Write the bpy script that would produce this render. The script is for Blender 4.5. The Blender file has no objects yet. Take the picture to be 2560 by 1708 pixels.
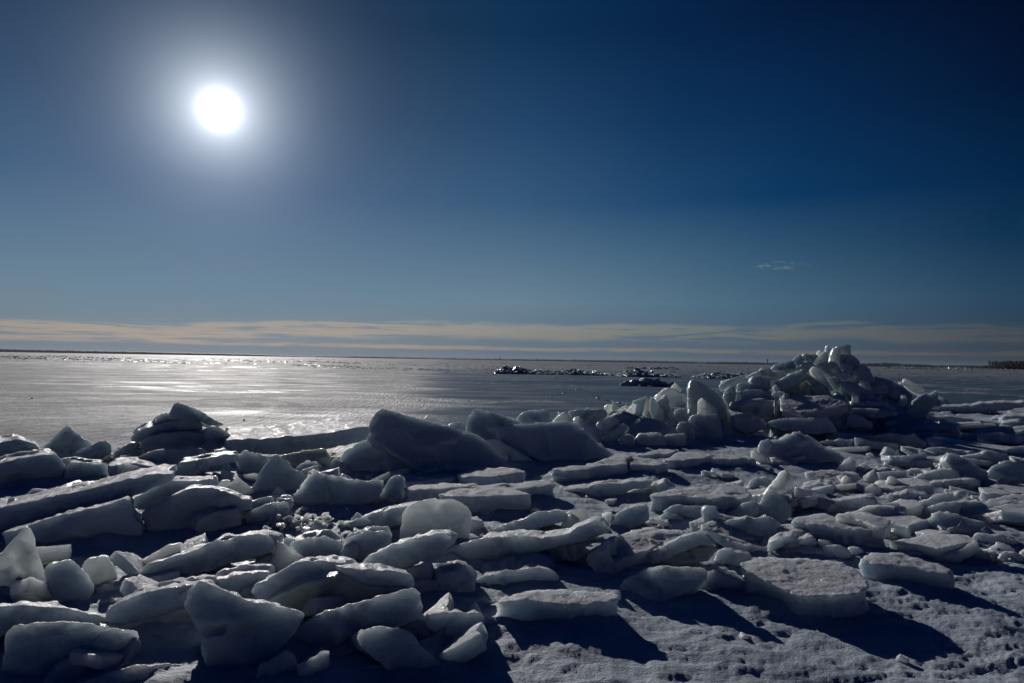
DATA = """\
A r 1150 0 8 .16|380,580 500,470 560,420 620,370 690,430 760,500 860,560 850,650 650,720 430,660|pale triangular ice shard standing against the glittering sheet near the picture's edge
A p 1172 8 -3 .7|-150,760 -150,545 0,550 160,515 310,560 412,655 300,690 100,740 -50,790|ice plate with a striped snowy top cut by the photo's edge, above a dark block
A b 1215 10 -4 .5|-120,770 200,690 420,655 500,650 560,700 595,780 560,870 300,940 -120,970|dark thick ice block directly beneath the striped snowy plate at the photo's edge
A b 1160 -12 4 .22|640,660 760,605 900,540 960,530 1000,570 1015,630 870,700 660,730|dark bar of ice leaning beside the pale triangular shard
A c 1158 -5 5 .15|850,705 1010,640 1055,715 980,745 850,745|small pale wedge of ice under the dark bar next to the triangular shard
A c 1163 0 10 .3|415,620 500,605 580,630 620,680 645,745 600,800 480,740|dark rounded ice chunk between the triangular shard and the thick dark block
A p q 5 12 .35|1550,320 1580,230 1610,180 1640,172 1760,215 1900,290 2065,372 1990,388 1860,348 1740,318 1600,330|sloping ice plate crowning the little stack before the glittering sheet
A l q 0 10 .3|1405,380 1430,310 1480,275 1540,265 1570,310 1540,370 1450,390|crumbly dark ice lump behind the crown of the little stack
A p q 0 -4 .5|1200,500 1240,450 1340,400 1480,365 1600,330 1700,312 1800,325 1850,365 1868,425 1700,445 1540,455 1380,490 1300,545 1210,528|dark domed ice plate just under the sloping crown plate of the little stack
A p q 4 -4 .5|1290,590 1300,540 1380,480 1540,450 1700,440 1935,440 1920,520 1850,600 1400,620|straight edged middle plate of the little stack before the glittering sheet
A b q 10 5 .4|1870,420 1960,390 2030,410 2060,440 2112,460 2095,530 1980,640 1840,620 1900,520|pale blunt ice block forming the end of the little stack beside the wide table plate
A b 1152 -10 5 .4|1040,650 1080,620 1200,550 1300,560 1460,590 1300,660 1220,740 1070,730|pale low ice block at the foot of the little stack
A b 1185 0 15 .5|1200,760 1260,680 1340,640 1450,610 1700,600 1830,590 1930,650 2020,730 1960,820 1600,880 1300,850|broad dark base block carrying the little stack
A p 1205 -8 -3 .35|1580,860 1600,800 1650,720 1780,705 1930,680 2050,650 2160,650 2175,710 1950,760 1750,850 1640,880|long thin dark ice plate rising towards the overhang of the wide table plate
A c 1188 0 5 .2|1935,668 1980,610 2060,590 2140,640 2060,660|small bright crumb of ice wedged below the corner of the wide table plate
A b 1203 5 0 .5|590,860 620,760 660,725 800,730 990,740 1010,800 990,850 780,900|dark snowy ice block between the thick edge block and the small snowy flat
A p 1206 0 -2 .6|1000,830 1010,760 1150,750 1300,750 1440,765 1445,800 1300,850 1050,860|small snow crusted flat behind the long snowy plate
A p 1330 -14 0 .75|-160,1180 0,1150 180,1110 480,1040 700,1000 900,950 1120,890 1370,835 1560,825 1565,890 1400,950 1300,1000 1130,1060 800,1130 500,1230 250,1310 0,1370 -160,1400|very long snow topped ice plate running in from the photo's edge over the dark hollow
A b 1368 -8 4 .6|20,1373 500,1230 800,1160 1020,1100 1140,1055 1170,1075 1205,1220 1290,1290 1290,1400 60,1480|thick blunt ended ice block tucked under the very long snow topped plate
A p 1275 -8 2 .4|1190,1090 1300,1010 1400,950 1480,910 1560,895 1760,890 1950,880 1968,960 1960,990 1700,1010 1560,1070 1400,1150 1300,1180 1230,1130|ice plate resting between the very long snowy plate and the rounded dark boulder slab
A b 1335 -6 6 .5|1310,1190 1400,1130 1570,1040 1720,980 1790,968 1850,962 1960,970 2100,1010 2200,1060 2290,1070 2290,1150 2200,1170 1880,1230 1830,1280 1700,1330 1400,1370 1330,1300|broad slanting dark ice block with a rounded nose over the dark hollow
A b 1340 6 0 .35|1820,1270 1880,1215 2180,1145 2210,1230 2205,1300 1850,1365 1800,1340|low square dark ice block below the broad slanting block
A r 1246 0 12 .12|2060,990 2130,900 2180,850 2230,900 2345,975 2310,1030 2150,1050|little peaked white ice shard above the broad slanting block
A c 1243 0 10 .1|1995,945 2040,895 2105,890 2080,985 2020,1000|tiny round ice chunk leaning on the little peaked white shard
B b 1318 8 0 .3|-120,1200 -50,1170 0,1140 180,1090 205,1180 255,1240 170,1300 -80,1290|pale backlit ice block beside the low square dark block
B b 1312 -10 -2 .35|170,1095 295,1092 298,1200 240,1290 180,1220|dark cube of ice behind the pale backlit block
B b 1195 0 10 .3|-190,700 -110,610 0,635 140,690 90,790 20,880 -110,900|dark blue ice block under the wide table plate, behind the dark triangular slab
B r 1240 0 12 .2|-40,960 10,900 70,780 170,660 190,662 300,750 445,860 400,950 330,1040 100,1040|dark triangular ice slab standing between the slanting block and the long curved wall of ice
B p 1160 3 -2 1.5|-290,580 -260,515 0,505 370,490 600,455 820,425 1050,395 1068,440 1010,520 870,550 640,600 300,640 0,645 -200,640|wide sunlit table plate dusted with snow, overhanging the dark hollow
B p 1188 8 38 .22|1040,380 1075,300 1110,260 1160,222 1400,290 1540,330 1700,375 1940,440 2030,465 2150,560 2280,690 2345,765 1800,805 1550,815 1380,705 1200,595 1020,512 1060,450|biggest dark blue ice slab of the middle ridge, tilted with a sharp raised corner
B p 1190 -10 25 .2|700,790 740,720 780,670 830,600 1000,515 1200,590 1380,700 1540,830 1400,860 900,850|dark ice slab lying under the biggest dark blue slab
B p 1182 0 30 .1|240,650 450,610 640,590 690,690 660,745 560,730 400,770 300,730|thin greenish translucent ice plate in the gap below the wide table plate
B b 1195 0 20 .3|340,790 480,690 560,715 640,770 660,840 500,860|dark mound shaped ice block in the gap below the wide table plate
B r 1193 0 25 .2|640,830 690,720 740,655 790,715 870,800 900,860 640,870|dark pointed ice shard at the foot of the gap below the wide table plate
B c 1125 0 10 .15|1530,328 1580,280 1640,305 1700,335 1755,350 1770,378 1740,400 1640,390|small pale ice chunk peeping over the back of the biggest dark blue slab
B c 1125 0 0 .3|1745,390 1830,365 1935,368 1945,450 1850,430|pale flat ice chunk between the two tallest tilted slabs of the middle ridge
B p 1150 20 28 .22|1935,440 1938,350 1965,290 2020,225 2120,250 2200,270 2350,310 2440,345 2420,400 2300,430 2240,450 2230,540 2130,540 2030,475|tilted dark slab with a raised pale corner, second tallest of the middle ridge
C p 1160 6 32 .22|-140,410 -80,385 0,375 100,365 350,355 480,345 550,350 640,420 780,530 900,620 960,645 820,660 600,730 500,725 260,705 120,645 -60,545 -135,480|slab streaked with white snow sloping down to the flats on the middle ridge
C b 1165 0 15 .3|-300,540 -130,500 -60,550 0,590 130,660 200,710 50,760 -150,760 -280,700|dark block under the lower edge of the snow streaked slab
B b 1268 -6 14 .2|310,1110 330,1030 410,930 470,850 520,800 580,812 640,830 820,862 960,878 1170,882 1182,910 1160,970 1130,1060 1000,1110 700,1140 400,1135|long curved wall of pale ice standing on edge in the trough
B r 1260 -12 8 .2|1090,1080 1180,960 1220,890 1270,850 1325,840 1345,880 1350,1060 1300,1092 1130,1095|blunt thumb shaped ice shard at the end of the long curved wall
B p z.16 0 88 .16|1345,888 1500,850 1700,820 1790,822 1845,852 1700,872 1500,895 1350,910|low snowy flat just right of the thumb shaped shard, hindmost of the staggered flats
B p z.22 0 88 .22|1845,830 1960,788 2080,768 2260,762 2350,775 2455,790 2475,815 2350,832 2100,855 1950,858|rough topped ice flat on its own below the biggest dark blue slab
B p z.20 0 88 .20|1355,945 1500,925 1750,908 2030,912 2035,930 1800,952 1620,967 1380,980|straight fronted snowy flat butting against the thumb shaped shard
C p z.2 0 88 .18|-450,945 -150,915 0,905 300,886 370,895 398,928 200,948 0,962 -200,968|ice flat with a bright rounded end jutting over the bare snow
B p z.20 0 88 .2|1690,1015 1800,970 1900,950 2360,958 2440,985 2520,1012 2400,1022 1950,1035 1760,1035|nearest of the staggered snowy flats, behind the big rounded upright slab
B p 1366 4 6 .13|1320,1450 1330,1340 1345,1280 1355,1200 1400,1130 1480,1090 1600,1065 1700,1070 1800,1065 1880,1090 1940,1140 1975,1190 1965,1280 1960,1450|big rounded translucent slab standing upright in the middle of the front heap
B p 1342 -16 4 .4|720,1340 760,1310 900,1250 1100,1180 1340,1125 1425,1120 1400,1190 1365,1290 1150,1345 1020,1345 940,1385 740,1390|long pale plate with a sparkling rim slanting up to the big rounded upright slab
B b 1336 8 0 .2|1955,1310 1990,1260 2080,1262 2095,1350 1990,1400|small square ice block right behind the big rounded upright slab
B l 1288 0 10 .25|350,1190 390,1150 430,1128 500,1150 520,1190 420,1215|half buried ice lump in the shaded trough below the long curved wall
B l 1302 0 10 .2|530,1250 550,1220 600,1203 670,1215 665,1255 580,1268|small flat ice lump alone in the shaded trough
C c 1115 0 0 .3|30,325 90,265 160,250 250,243 320,242 345,270 345,340 300,370 90,370|smooth rounded pale ice bar lying behind the snow streaked slab
C r 1112 0 10 .15|365,355 430,290 475,262 520,290 570,350 480,370|low pointed pale shard between two pale bars on the middle ridge
C b 1105 -4 4 .25|520,250 600,238 850,234 872,270 865,310 720,380 600,370 545,320|pale bar of ice with a straight bright top on the middle ridge
C c 1108 0 5 .15|560,350 580,315 610,298 645,320 655,400 610,420|little dark knob of ice below the straight topped bar
C b 1112 0 15 .25|655,390 680,350 710,335 745,350 790,430 825,510 790,540 740,500 670,440|smooth dome shaped ice block where the snow streaked slab meets the ridge
C p 1100 -20 20 .2|770,370 850,310 930,290 965,340 870,430 850,490 815,490|glassy pale plate leaning behind the dome shaped block
C b 1114 -30 10 .15|800,530 840,480 900,430 1010,360 1048,380 1045,425 960,495 870,565 820,555|dark stubby ice bar leaning up like a prop beside the dome shaped block
P b 1092 -8 10 .35|720,1070 740,1055 860,1065 1000,1100 1150,1130 1300,1160 1480,1200 1520,1260 1400,1310 1050,1330 930,1290 870,1180 760,1130|dark ice block with a glinting crumbled shoulder before the standing shards
P r 1078 -25 5 .15|1045,1060 1060,980 1090,880 1130,815 1180,850 1192,920 1150,1050 1100,1120|narrow oval ice shard standing with a glinting edge
P r 1080 0 12 .2|1150,1060 1200,980 1260,900 1340,840 1410,778 1440,800 1465,870 1480,960 1520,1030 1530,1140 1500,1200 1350,1190 1190,1110|broad dark arrowhead shaped slab standing beside the narrow oval shard
P r 1072 -20 15 .12|1170,980 1230,870 1290,800 1340,775 1385,795 1260,910 1190,1010|slim bright wedge squeezed behind the arrowhead shaped slab
P r 1055 0 10 .12|1470,715 1500,660 1540,628 1590,670 1620,715 1590,770 1500,760|small rhombic ice shard poking up behind the arrowhead shaped slab
P p 1064 -25 18 .15|1190,880 1280,795 1340,750 1400,700 1500,705 1575,745 1600,780 1480,830 1330,880|pale flat tipped plate behind the arrowhead shaped slab
P p 1075 0 15 .2|1450,835 1600,802 1672,795 1700,900 1730,1020 1650,1000 1500,980 1460,900|smooth white plate between the arrowhead slab and the great fin
P p 1064 0 2 .2|1455,795 1500,775 1665,772 1670,800 1480,820|thin level sliver of ice above the smooth white plate
P r 1086 38 6 .17|1770,578 1860,608 1950,655 2080,740 2170,830 2230,930 2270,1110 2150,1120 1900,1110 1740,1110 1760,900 1745,700|great smooth fin of ice standing tall, largest upright slab before the high pile
P b 1102 5 12 .35|1720,1120 1760,1072 1850,1050 1900,1058 2100,1055 2150,1150 2165,1390 2000,1405 1840,1405 1800,1260 1750,1180|dark upright ice block leaning on the front of the great fin
P b 1106 -5 8 .25|1560,1250 1600,1160 1700,1150 1760,1200 1795,1260 1785,1410 1700,1430 1680,1310 1600,1310|small dark block at the foot of the great fin
P l 1090 0 10 .2|1520,1010 1600,960 1660,960 1700,1020 1725,1090 1640,1170 1530,1160|pale glassy ice lump between the arrowhead slab and the great fin
P r 1094 10 14 .1|1845,1060 1850,860 1900,830 1990,890 2115,985 2115,1080|dark triangular plate leaning flat against the great fin
P b 1119 0 0 .3|785,1380 830,1340 980,1350 1003,1400 993,1480 788,1480|dark cube of ice first in the row of cubes at the foot of the ridge
P b 1119 0 0 .4|1010,1400 1050,1320 1380,1320 1402,1400 1405,1480 1015,1480|long dark cube of ice in the middle of the row of cubes
P b 1117 4 0 .3|1385,1350 1450,1335 1670,1330 1685,1480 1400,1480|square ice cube with a frosted white top edge at the foot of the ridge
P p p 5 20 .1|550,1160 640,1065 700,1010 890,920 905,950 830,1030 720,1070 650,1130|long bright ice plate slanting up behind the narrow oval shard
P l p 0 10 .15|880,980 930,935 990,940 970,995|small ice lump in the bright rubble left of the standing shards
P r p -10 5 .12|975,1090 985,980 1020,905 1070,910 1075,1000 1045,1100|glassy ice shard hidden half behind the narrow oval shard
P l p 0 5 .15|965,895 1000,875 1080,878 1065,915 990,935|small ice lump in the bright rubble left of the standing shards
P l 1084 0 10 .15|615,1195 700,1130 760,1150 785,1185 700,1240 630,1250|small ice lump in the bright rubble left of the standing shards
P b 1092 -20 15 .2|480,1210 560,1150 680,1080 740,1110 640,1180 640,1300 550,1350 500,1280|pale glassy ice block behind the stubby dark prop bar
P p p 0 -5 .3|600,1110 720,1040 900,1010 980,1035 960,1100 750,1100|low pale ice plate in the bright rubble behind the glinting shoulder block
Q b p 10 4 .2|1550,175 1560,135 1680,122 1735,120 1748,200 1748,280 1680,260 1590,240|squared ice block topping the very summit of the high pile
Q r p 15 6 .16|1470,340 1500,230 1520,165 1560,162 1592,180 1612,260 1618,390 1600,460 1550,430 1490,390|tall slim pillar of ice standing just beside the summit block
Q b p 0 10 .25|1600,250 1690,225 1745,260 1800,310 1770,400 1640,470 1610,390|pale angular ice block beneath the summit block
Q b p 25 12 .25|1690,330 1745,250 1810,285 1862,340 1885,430 1850,500 1740,490 1630,460|dark rim lit block sloping down on the shaded side of the summit
Q b p 20 15 .3|1840,440 1900,380 2000,440 2022,510 2075,590 1950,600 1820,550|dark blue block stepping down the shaded flank of the high pile
Q l p 0 12 .22|1395,440 1430,370 1500,335 1565,380 1608,460 1612,570 1500,580 1400,520|sparkling icy lump under the slim pillar of the high pile
Q c p 10 5 .2|1590,500 1690,450 1740,478 1748,540 1680,600 1600,570|rounded blunt ice stub poking out under the summit blocks
Q p p -10 20 .15|1200,370 1290,280 1390,210 1432,222 1445,310 1420,370 1300,370|broad frosted plate leaning towards the summit on the sunny shoulder
Q c p 0 5 .12|1283,245 1300,200 1330,190 1368,205 1365,240 1310,265|small round ball of ice on the crest of the high pile
Q c p 0 10 .16|1140,310 1180,250 1260,243 1305,268 1240,350 1160,360|dark rounded ice chunk on the crest of the high pile
Q l p 0 5 .15|1080,290 1120,230 1185,245 1150,300 1110,350|crumbly ice lump on the crest between two larger pieces
Q b p -25 10 .18|950,350 1000,290 1062,252 1090,300 1075,400 1010,420 960,390|cube shaped ice block on the sunny shoulder of the high pile
Q c p -5 8 .2|815,400 860,345 965,325 1010,400 1015,450 900,450 830,430|smooth rounded ice chunk stepping down the sunny shoulder
Q p p -10 5 .2|680,430 740,380 855,345 840,410 780,460 700,480|flat pale ice plate stepping down the sunny shoulder
Q c p 0 5 .25|520,460 560,428 690,448 710,500 600,550 545,520|wedge of ice with a glinting corner low on the sunny shoulder
Q c p 0 5 .2|665,530 720,488 860,478 880,530 760,570 690,565|rounded ice chunk low on the sunny shoulder
Q c p 0 0 .2|765,450 870,428 1020,430 990,480 860,505 790,490|smooth pale ice chunk in the middle of the sunny shoulder
Q l p 0 15 .2|1010,470 1070,400 1200,350 1255,400 1240,480 1180,520 1090,490|sparkling ice lump in the middle of the high pile
Q b 1085 -22 12 .22|720,660 730,615 850,555 980,488 1060,452 1112,458 1148,490 1130,550 1050,600 900,715 780,730|long rounded ice bar leaning to the left in the middle of the high pile
Q p 1084 0 18 .15|840,740 960,640 1090,558 1152,568 1195,620 1245,690 1310,780 1200,830 1000,830|green tinted translucent slab low in the middle of the high pile
Q r 1088 12 18 .16|1145,555 1190,510 1260,560 1340,630 1430,690 1510,800 1340,810 1265,730 1200,630|dark triangular slab leaning across the green tinted slab
Q p 1086 25 10 .15|1222,450 1250,410 1292,420 1340,480 1400,560 1460,640 1520,720 1400,720 1290,580|straight ice plank slanting down the middle of the high pile
Q c p 0 5 .2|1290,410 1340,370 1425,350 1415,440 1400,500 1320,470|small pale ice chunk left of the sparkling lump under the pillar
Q l p 5 15 .15|1480,570 1540,538 1645,600 1605,660 1560,690 1520,650|glinting wet crumb of ice below the blunt ice stub
Q b 1078 15 22 .35|1740,550 1900,560 2120,600 2210,640 2250,770 2000,760 1800,640|dark plate with a thin lit edge on the shaded flank of the high pile
Q b 1086 10 25 .4|1600,640 1680,600 1800,620 1950,720 2210,870 1860,890 1760,780|big dark leaning slab low on the shaded flank of the high pile
Q p 1092 4 0 .6|1750,880 2230,878 2245,960 2200,990 1760,960|dark level plate at the foot of the shaded flank, upper of two
Q p 1098 0 0 .6|1760,975 2200,985 2345,1012 2350,1065 2100,1090 1800,1090|dark level plate at the foot of the shaded flank, lower of two
Q b 1108 0 12 .4|1700,1060 1800,1040 1900,1090 2025,1150 2030,1215 1710,1225|dark wedge of ice beside the snow capped table block
R b 1075 12 20 .4|340,330 400,330 560,380 690,430 860,560 870,650 600,620 380,440|dark slab descending the far end of the high pile
R p 1062 20 25 .12|728,415 732,360 762,352 1000,478 1180,568 1295,620 1220,650 1000,585 870,530|thin straight plank of ice propped up at the far end of the high pile
R c 1060 0 5 .15|665,430 680,405 722,403 745,460 690,460|dark knob of ice behind the propped up plank
R b 1075 0 15 .4|860,665 940,590 1030,558 1100,600 1240,650 1250,710 880,715|dark low block under the propped up plank
Q b 1070 15 18 .35|2050,560 2090,540 2200,590 2340,650 2360,830 2230,740|dark upright block on the shaded flank behind the dark level plates
Q b 1100 -3 68 .3|795,825 1000,798 1350,792 1660,786 1720,915 1600,960 1270,1010 1090,1070 930,1020 810,985|snow capped table block jutting from the foot of the high pile
Q b 1104 12 10 .45|1380,1110 1560,1030 1700,940 1765,975 1750,1080 1725,1205 1610,1250 1480,1200|dark block holding up the end of the snow capped table block
Q b 1110 -6 12 .4|590,1160 880,1095 1100,1100 1420,1080 1510,1180 1580,1290 1200,1310 800,1230|broad dark block beneath the snow capped table block
Q b 1080 0 5 .3|215,750 240,635 440,640 490,700 460,745|pale small block on top of the layered stack beside the great fin
Q b 1082 8 5 .35|425,600 440,550 660,568 675,700 560,740 470,700|dark glassy block at the upper corner of the layered stack
Q p 1084 0 -3 .5|180,895 190,755 300,735 480,720 690,760 695,860 400,870|snow edged upper layer of the layered stack beside the great fin
Q b 1090 0 0 .5|145,990 150,895 400,860 780,870 805,980 785,1080 600,1115 300,1020|thick dark middle layer of the layered stack beside the great fin
Q b 1100 6 8 .4|170,1060 400,1020 620,1140 605,1250 350,1320 190,1210|dark bottom block of the layered stack beside the great fin
Q p 1070 -10 -6 .5|-10,665 60,620 230,558 430,545 440,620 240,640 60,720 10,735|long plate sloping up from the great fin to the sunny shoulder
Q p p -8 -4 .3|320,560 440,500 530,468 565,510 560,560 420,570|thin bright plate where the sunny shoulder begins
Q c 1066 0 0 .2|10,610 100,585 225,560 180,600 30,645|thin ice splinter lying behind the great fin
Q b 1084 -8 6 .2|35,840 70,740 130,678 192,700 205,770 155,960 100,970 60,890|rounded upright stub between the great fin and the layered stack
Q c 1094 10 10 .12|712,690 750,648 803,700 780,740 735,730|small pale cube of ice on the gap beside the snow capped table block
Q l 1098 0 5 .2|690,790 700,765 860,742 840,795 730,815|snowy ledge chunk beside the layered stack
D b 1166 0 32 .3|-100,640 -60,570 0,520 40,510 90,500 180,458 290,433 400,490 560,590 725,685 400,745 80,775 -60,710|big dark blue hump of ice standing alone before the high pile
C c 1168 10 10 .15|2205,620 2240,612 2350,690 2400,750 2350,765 2215,680|small pale ice chunk at the foot of the lone dark hump
C b 1160 -10 10 .12|2250,590 2290,520 2350,500 2400,560 2360,650 2270,640|small upright pale shard leaning on the lone dark hump
C p z.22 0 88 .2|360,775 520,748 640,750 745,725 850,685 950,662 1060,658 1100,662 1068,695 1055,738 900,748 780,765 620,795 450,795|long snowy flat with a zigzag rim below the snow streaked slab
C p z.21 0 88 .2|1068,735 1080,692 1110,663 1200,680 1380,705 1445,738 1300,750|snowy flat split by a crack from the long zigzag rimmed flat
C p z.14 0 88 .13|1140,650 1320,600 1530,600 1500,625 1400,642 1250,660|small low snowy flat nearest the row of cubes at the ridge foot
C p z.2 0 88 .2|1400,695 1560,620 1750,632 1960,648 2170,658 2230,690 1900,685 1700,690 1500,708|long straight snowy flat pointing at the lone dark hump
C p 1249 -8 -4 .25|415,995 600,960 900,920 1200,893 1290,893 1245,945 1050,990 900,1055 600,1068 430,1058|long narrow beam of ice crossing the bare snow below the zigzag flat
C p 1251 -6 -4 .2|1040,1005 1200,960 1350,925 1390,893 1440,925 1505,968 1300,1045 1100,1068|pale narrow plate with a small horn next to the long narrow beam
C p z.24 0 86 .2|1255,1018 1400,980 1700,945 1950,910 2030,903 2110,935 2190,1000 2190,1048 1800,1045 1500,1035 1290,1032|big flat snow dusted plate beside the leaning fin in the field of rubble
C l 1232 0 10 .15|2160,945 2200,880 2240,850 2300,890 2325,915 2200,965|tiny pointed ice lump behind the big flat snow dusted plate
D p 1277 -30 20 .12|-120,1100 -60,1020 0,950 60,880 110,810 160,790 192,830 197,880 130,960 40,1010 -60,1120|leaning fin of ice with a notched tip, tallest piece in the field of rubble
D b 1272 10 15 .2|100,1000 160,945 240,960 300,1020 392,1070 300,1115 220,1135 170,1070|angular ice block sloping away from the leaning fin
D b 1312 5 12 .2|-110,1220 -80,1130 0,980 70,1000 150,1050 205,1130 205,1220 150,1290 60,1300 -70,1250|rounded dark upright block before the leaning fin
C b 1312 -15 10 .25|1930,1240 2000,1180 2120,1105 2200,1085 2245,1110 2255,1190 2200,1220 2000,1265|smooth whitish block between the small pillar and the rounded upright block
C b 1341 12 3 .12|1768,1150 1790,1136 1887,1136 1893,1200 1885,1290 1905,1385 1790,1385 1772,1290|small square pillar of ice standing alone in the field of rubble
C b 1352 -5 10 .3|1915,1380 1930,1290 2100,1240 2350,1228 2430,1290 2410,1373 2300,1430 2000,1450|snowy ice hummock beside the small square pillar
C b 1312 5 10 .3|1400,1180 1480,1130 1560,1120 1750,1125 1775,1200 1765,1280 1640,1285 1600,1225 1500,1195|rough snowy block lying against the small square pillar
C l 1318 0 15 .2|1365,1215 1430,1193 1540,1215 1600,1260 1670,1305 1500,1318 1400,1270|low snowy lump before the rough snowy block
C b 1332 -12 4 .2|905,1290 940,1210 1050,1150 1222,1118 1245,1170 1255,1250 1150,1305 1020,1350 930,1340|rounded frosty block with a glinting nose on the bare snow
C c 1330 10 10 .12|848,1200 910,1178 945,1225 915,1290 860,1255|glassy cap of ice stuck to the nose of the rounded frosty block
C c 1326 0 5 .15|1140,1295 1280,1258 1400,1275 1445,1262 1435,1315 1380,1330 1250,1335|low white ice chunk with a pointed end beside the rounded frosty block
C p 1345 -14 8 .3|-290,1400 -80,1290 120,1240 200,1190 380,1160 465,1170 503,1215 480,1265 280,1315 100,1380 -100,1430|dark tongue of ice with a shining rim behind the long dark beam
C c 1335 5 10 .08|500,1200 545,1165 640,1163 692,1200 702,1240 640,1300 590,1265|curled glassy ice rim beside the dark tongue of ice
C c 1342 0 10 .12|440,1330 480,1250 530,1200 600,1250 615,1320 520,1350|translucent ice piece under the curled glassy rim
G b 1432 -12 8 .5|-750,280 -560,120 -290,45 0,15 240,45 500,5 640,-80 750,-125 830,-115 905,-50 880,-5 640,75 300,155 0,215 -350,290 -700,420|long dark beam of ice rising across the front heap
G p 1436 -10 5 .15|-20,250 240,170 640,90 875,40 865,65 660,120 690,190 600,250 300,260 0,330|yellowish translucent ice underside below the long dark beam
D c 1018 0 5 .2|1535,210 1570,150 1620,138 1692,190 1640,215|white ice chunk sitting by itself past the propped up plank
D p 1040 0 -3 1.0|1400,225 1705,208 1860,205 1950,180 2230,175 2400,163 2400,215 2100,248 1900,285 1750,295 1440,280|longest smooth beam in the hindmost row past the high pile
D c 1042 0 5 .2|2035,245 2110,208 2132,235 2065,268|small ice stub before the longest smooth beam
D p 1056 0 -4 1.0|2030,335 2200,303 2400,285 2400,352 2150,350|smooth pale plate running out of the photo below the longest smooth beam
D p 1070 6 2 .4|1610,300 1640,293 1800,318 1950,335 2080,355 2145,372 2100,400 1900,405 1790,368 1620,325|thin flat bar of ice above the short frosted bar
D b 1076 6 5 .25|1575,380 1580,328 1610,316 1700,335 1798,370 1765,408 1600,395|short frosted bar of ice with a square end in the field past the high pile
D p 1078 0 -3 .6|2140,372 2150,358 2400,352 2400,420 2250,405|pale ledge of ice at the photo's edge beside the thin flat bar
D p 1098 -6 -4 .6|1000,460 1300,410 1590,385 1700,400 1740,470 1755,515 1600,508 1370,495 1100,478|long tapered plate below the short frosted bar
D b 1110 -4 12 .4|1780,500 1960,420 2150,395 2235,400 2265,470 2245,545 2050,538 1850,520|broad shiny ice block with a square corner in the field past the high pile
D b 1104 0 5 .3|2245,430 2400,418 2400,530 2260,510|dark block cut by the photo's edge beside the broad shiny block
D b 1124 -5 8 .5|850,500 1000,470 1340,460 1385,500 1445,540 1445,590 1150,602 900,600|rounded half lit block with a wedge end below the long tapered plate
D b 1126 0 8 .4|440,540 560,510 800,508 900,560 890,620 720,655 600,610|dark low block between the lone dark hump and the half lit block
D b 1143 0 0 .3|1055,665 1060,618 1198,613 1203,665|small square ended ice bar below the half lit block
D p z.14 0 88 .12|1480,585 1700,560 1870,525 2100,545 2240,575 2200,608 1900,615 1700,615|broad snowy flat with a frayed back edge in the field past the high pile
D b 1146 5 5 .3|1435,620 1480,596 1620,598 1765,630 1700,670 1600,680 1500,668|blunt ended pale bar poking out under the broad snowy flat
D b 1145 0 5 .4|2165,610 2250,575 2400,568 2400,670 2210,660|rounded snowy block at the photo's edge beyond the broad snowy flat
D b 1170 0 3 .4|1780,665 1960,650 2000,625 2205,650 2210,710 2000,770 1900,755|long smooth grey block behind the big leaning prow
D p 1174 0 -2 .5|1070,775 1080,718 1190,710 1640,700 1655,740 1500,790 1270,780|glassy edged low plate before the blunt ended pale bar
D r 1187 -10 12 .12|570,835 650,760 755,666 788,710 805,760 780,835|sharp pointed triangular shard rising above the nearby low plates
D c 1182 0 8 .1|840,745 900,718 922,770 955,792 900,820 850,790|small glassy ice chip right beside the sharp triangular shard
D p 1184 0 0 .3|785,812 820,762 890,800 950,790 1070,778 1120,790 1100,812 900,825|thin low plate lying behind the egg shaped piece of ice
D b 1216 0 0 .25|435,875 470,833 560,828 830,826 855,880 785,912 700,930 560,940 460,895|glassy edged slab on its side behind the egg shaped piece of ice
D c 1236 0 5 .12|675,900 690,860 720,846 762,870 790,935 740,995 690,955|egg shaped piece of ice balanced upright in the rubble
D c 1237 -5 8 .12|612,1005 640,940 690,933 735,990 720,1018 640,1022|small rounded ice piece leaning on the egg shaped one
D r 1249 0 8 .12|868,1030 900,960 960,913 1002,940 1030,1010 1000,1058 900,1058|stout almond shaped shard standing beyond the egg shaped piece
D p 1226 25 12 .1|1005,915 1040,883 1100,900 1165,975 1090,970|short plank leaning beside the long slanted plank
D p 1240 25 12 .1|1095,905 1130,843 1180,870 1230,920 1330,1005 1220,1018 1150,975|long slanted plank of ice with a narrow pointed top
D p 1236 0 -2 .35|285,965 360,940 560,928 625,950 605,1005 380,1012|low snowy plate between the leaning fin and the egg shaped piece
D b 1215 -10 0 .3|1210,935 1350,860 1480,810 1680,778 1745,800 1775,880 1600,900 1450,908 1290,965|long sloping white block under the big leaning prow
D c 1183 0 5 .15|1515,800 1570,740 1640,703 1700,770 1620,805|glassy chunk tucked under the tip of the big leaning prow
D b 1216 30 18 .2|1635,710 1650,650 1690,630 1750,650 1900,740 2015,805 2020,890 1960,930 1830,890 1730,810 1670,745|big leaning prow of glazed ice in the far field
D b 1214 0 12 .4|1990,840 2060,760 2180,706 2250,720 2350,770 2430,810 2430,930 2150,925 2000,920|big dark hump at the photo's edge beside the leaning prow
D b 1168 0 5 .3|2225,730 2400,660 2400,780 2290,755|pale block at the photo's edge behind the big dark hump
D b 1230 4 0 .2|1305,955 1540,905 1900,876 1933,890 1938,935 1850,972 1550,978 1320,982|straight square ended beam lying in front of the big leaning prow
D p 1195 0 0 .3|1175,850 1300,800 1520,788 1440,830 1300,860 1200,872|thin low plate under the glassy chunk near the leaning prow
D p 1290 -8 0 .4|190,1180 215,1125 420,1110 580,1098 880,1038 945,1050 970,1110 900,1178 600,1188 250,1228|thick rounded plate with a shaded end behind the wide front flat
D c 1258 0 5 .15|920,1065 1000,1050 1100,1010 1155,1060 1000,1115 960,1105|low white chunk beyond the nose of the thick rounded plate
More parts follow.
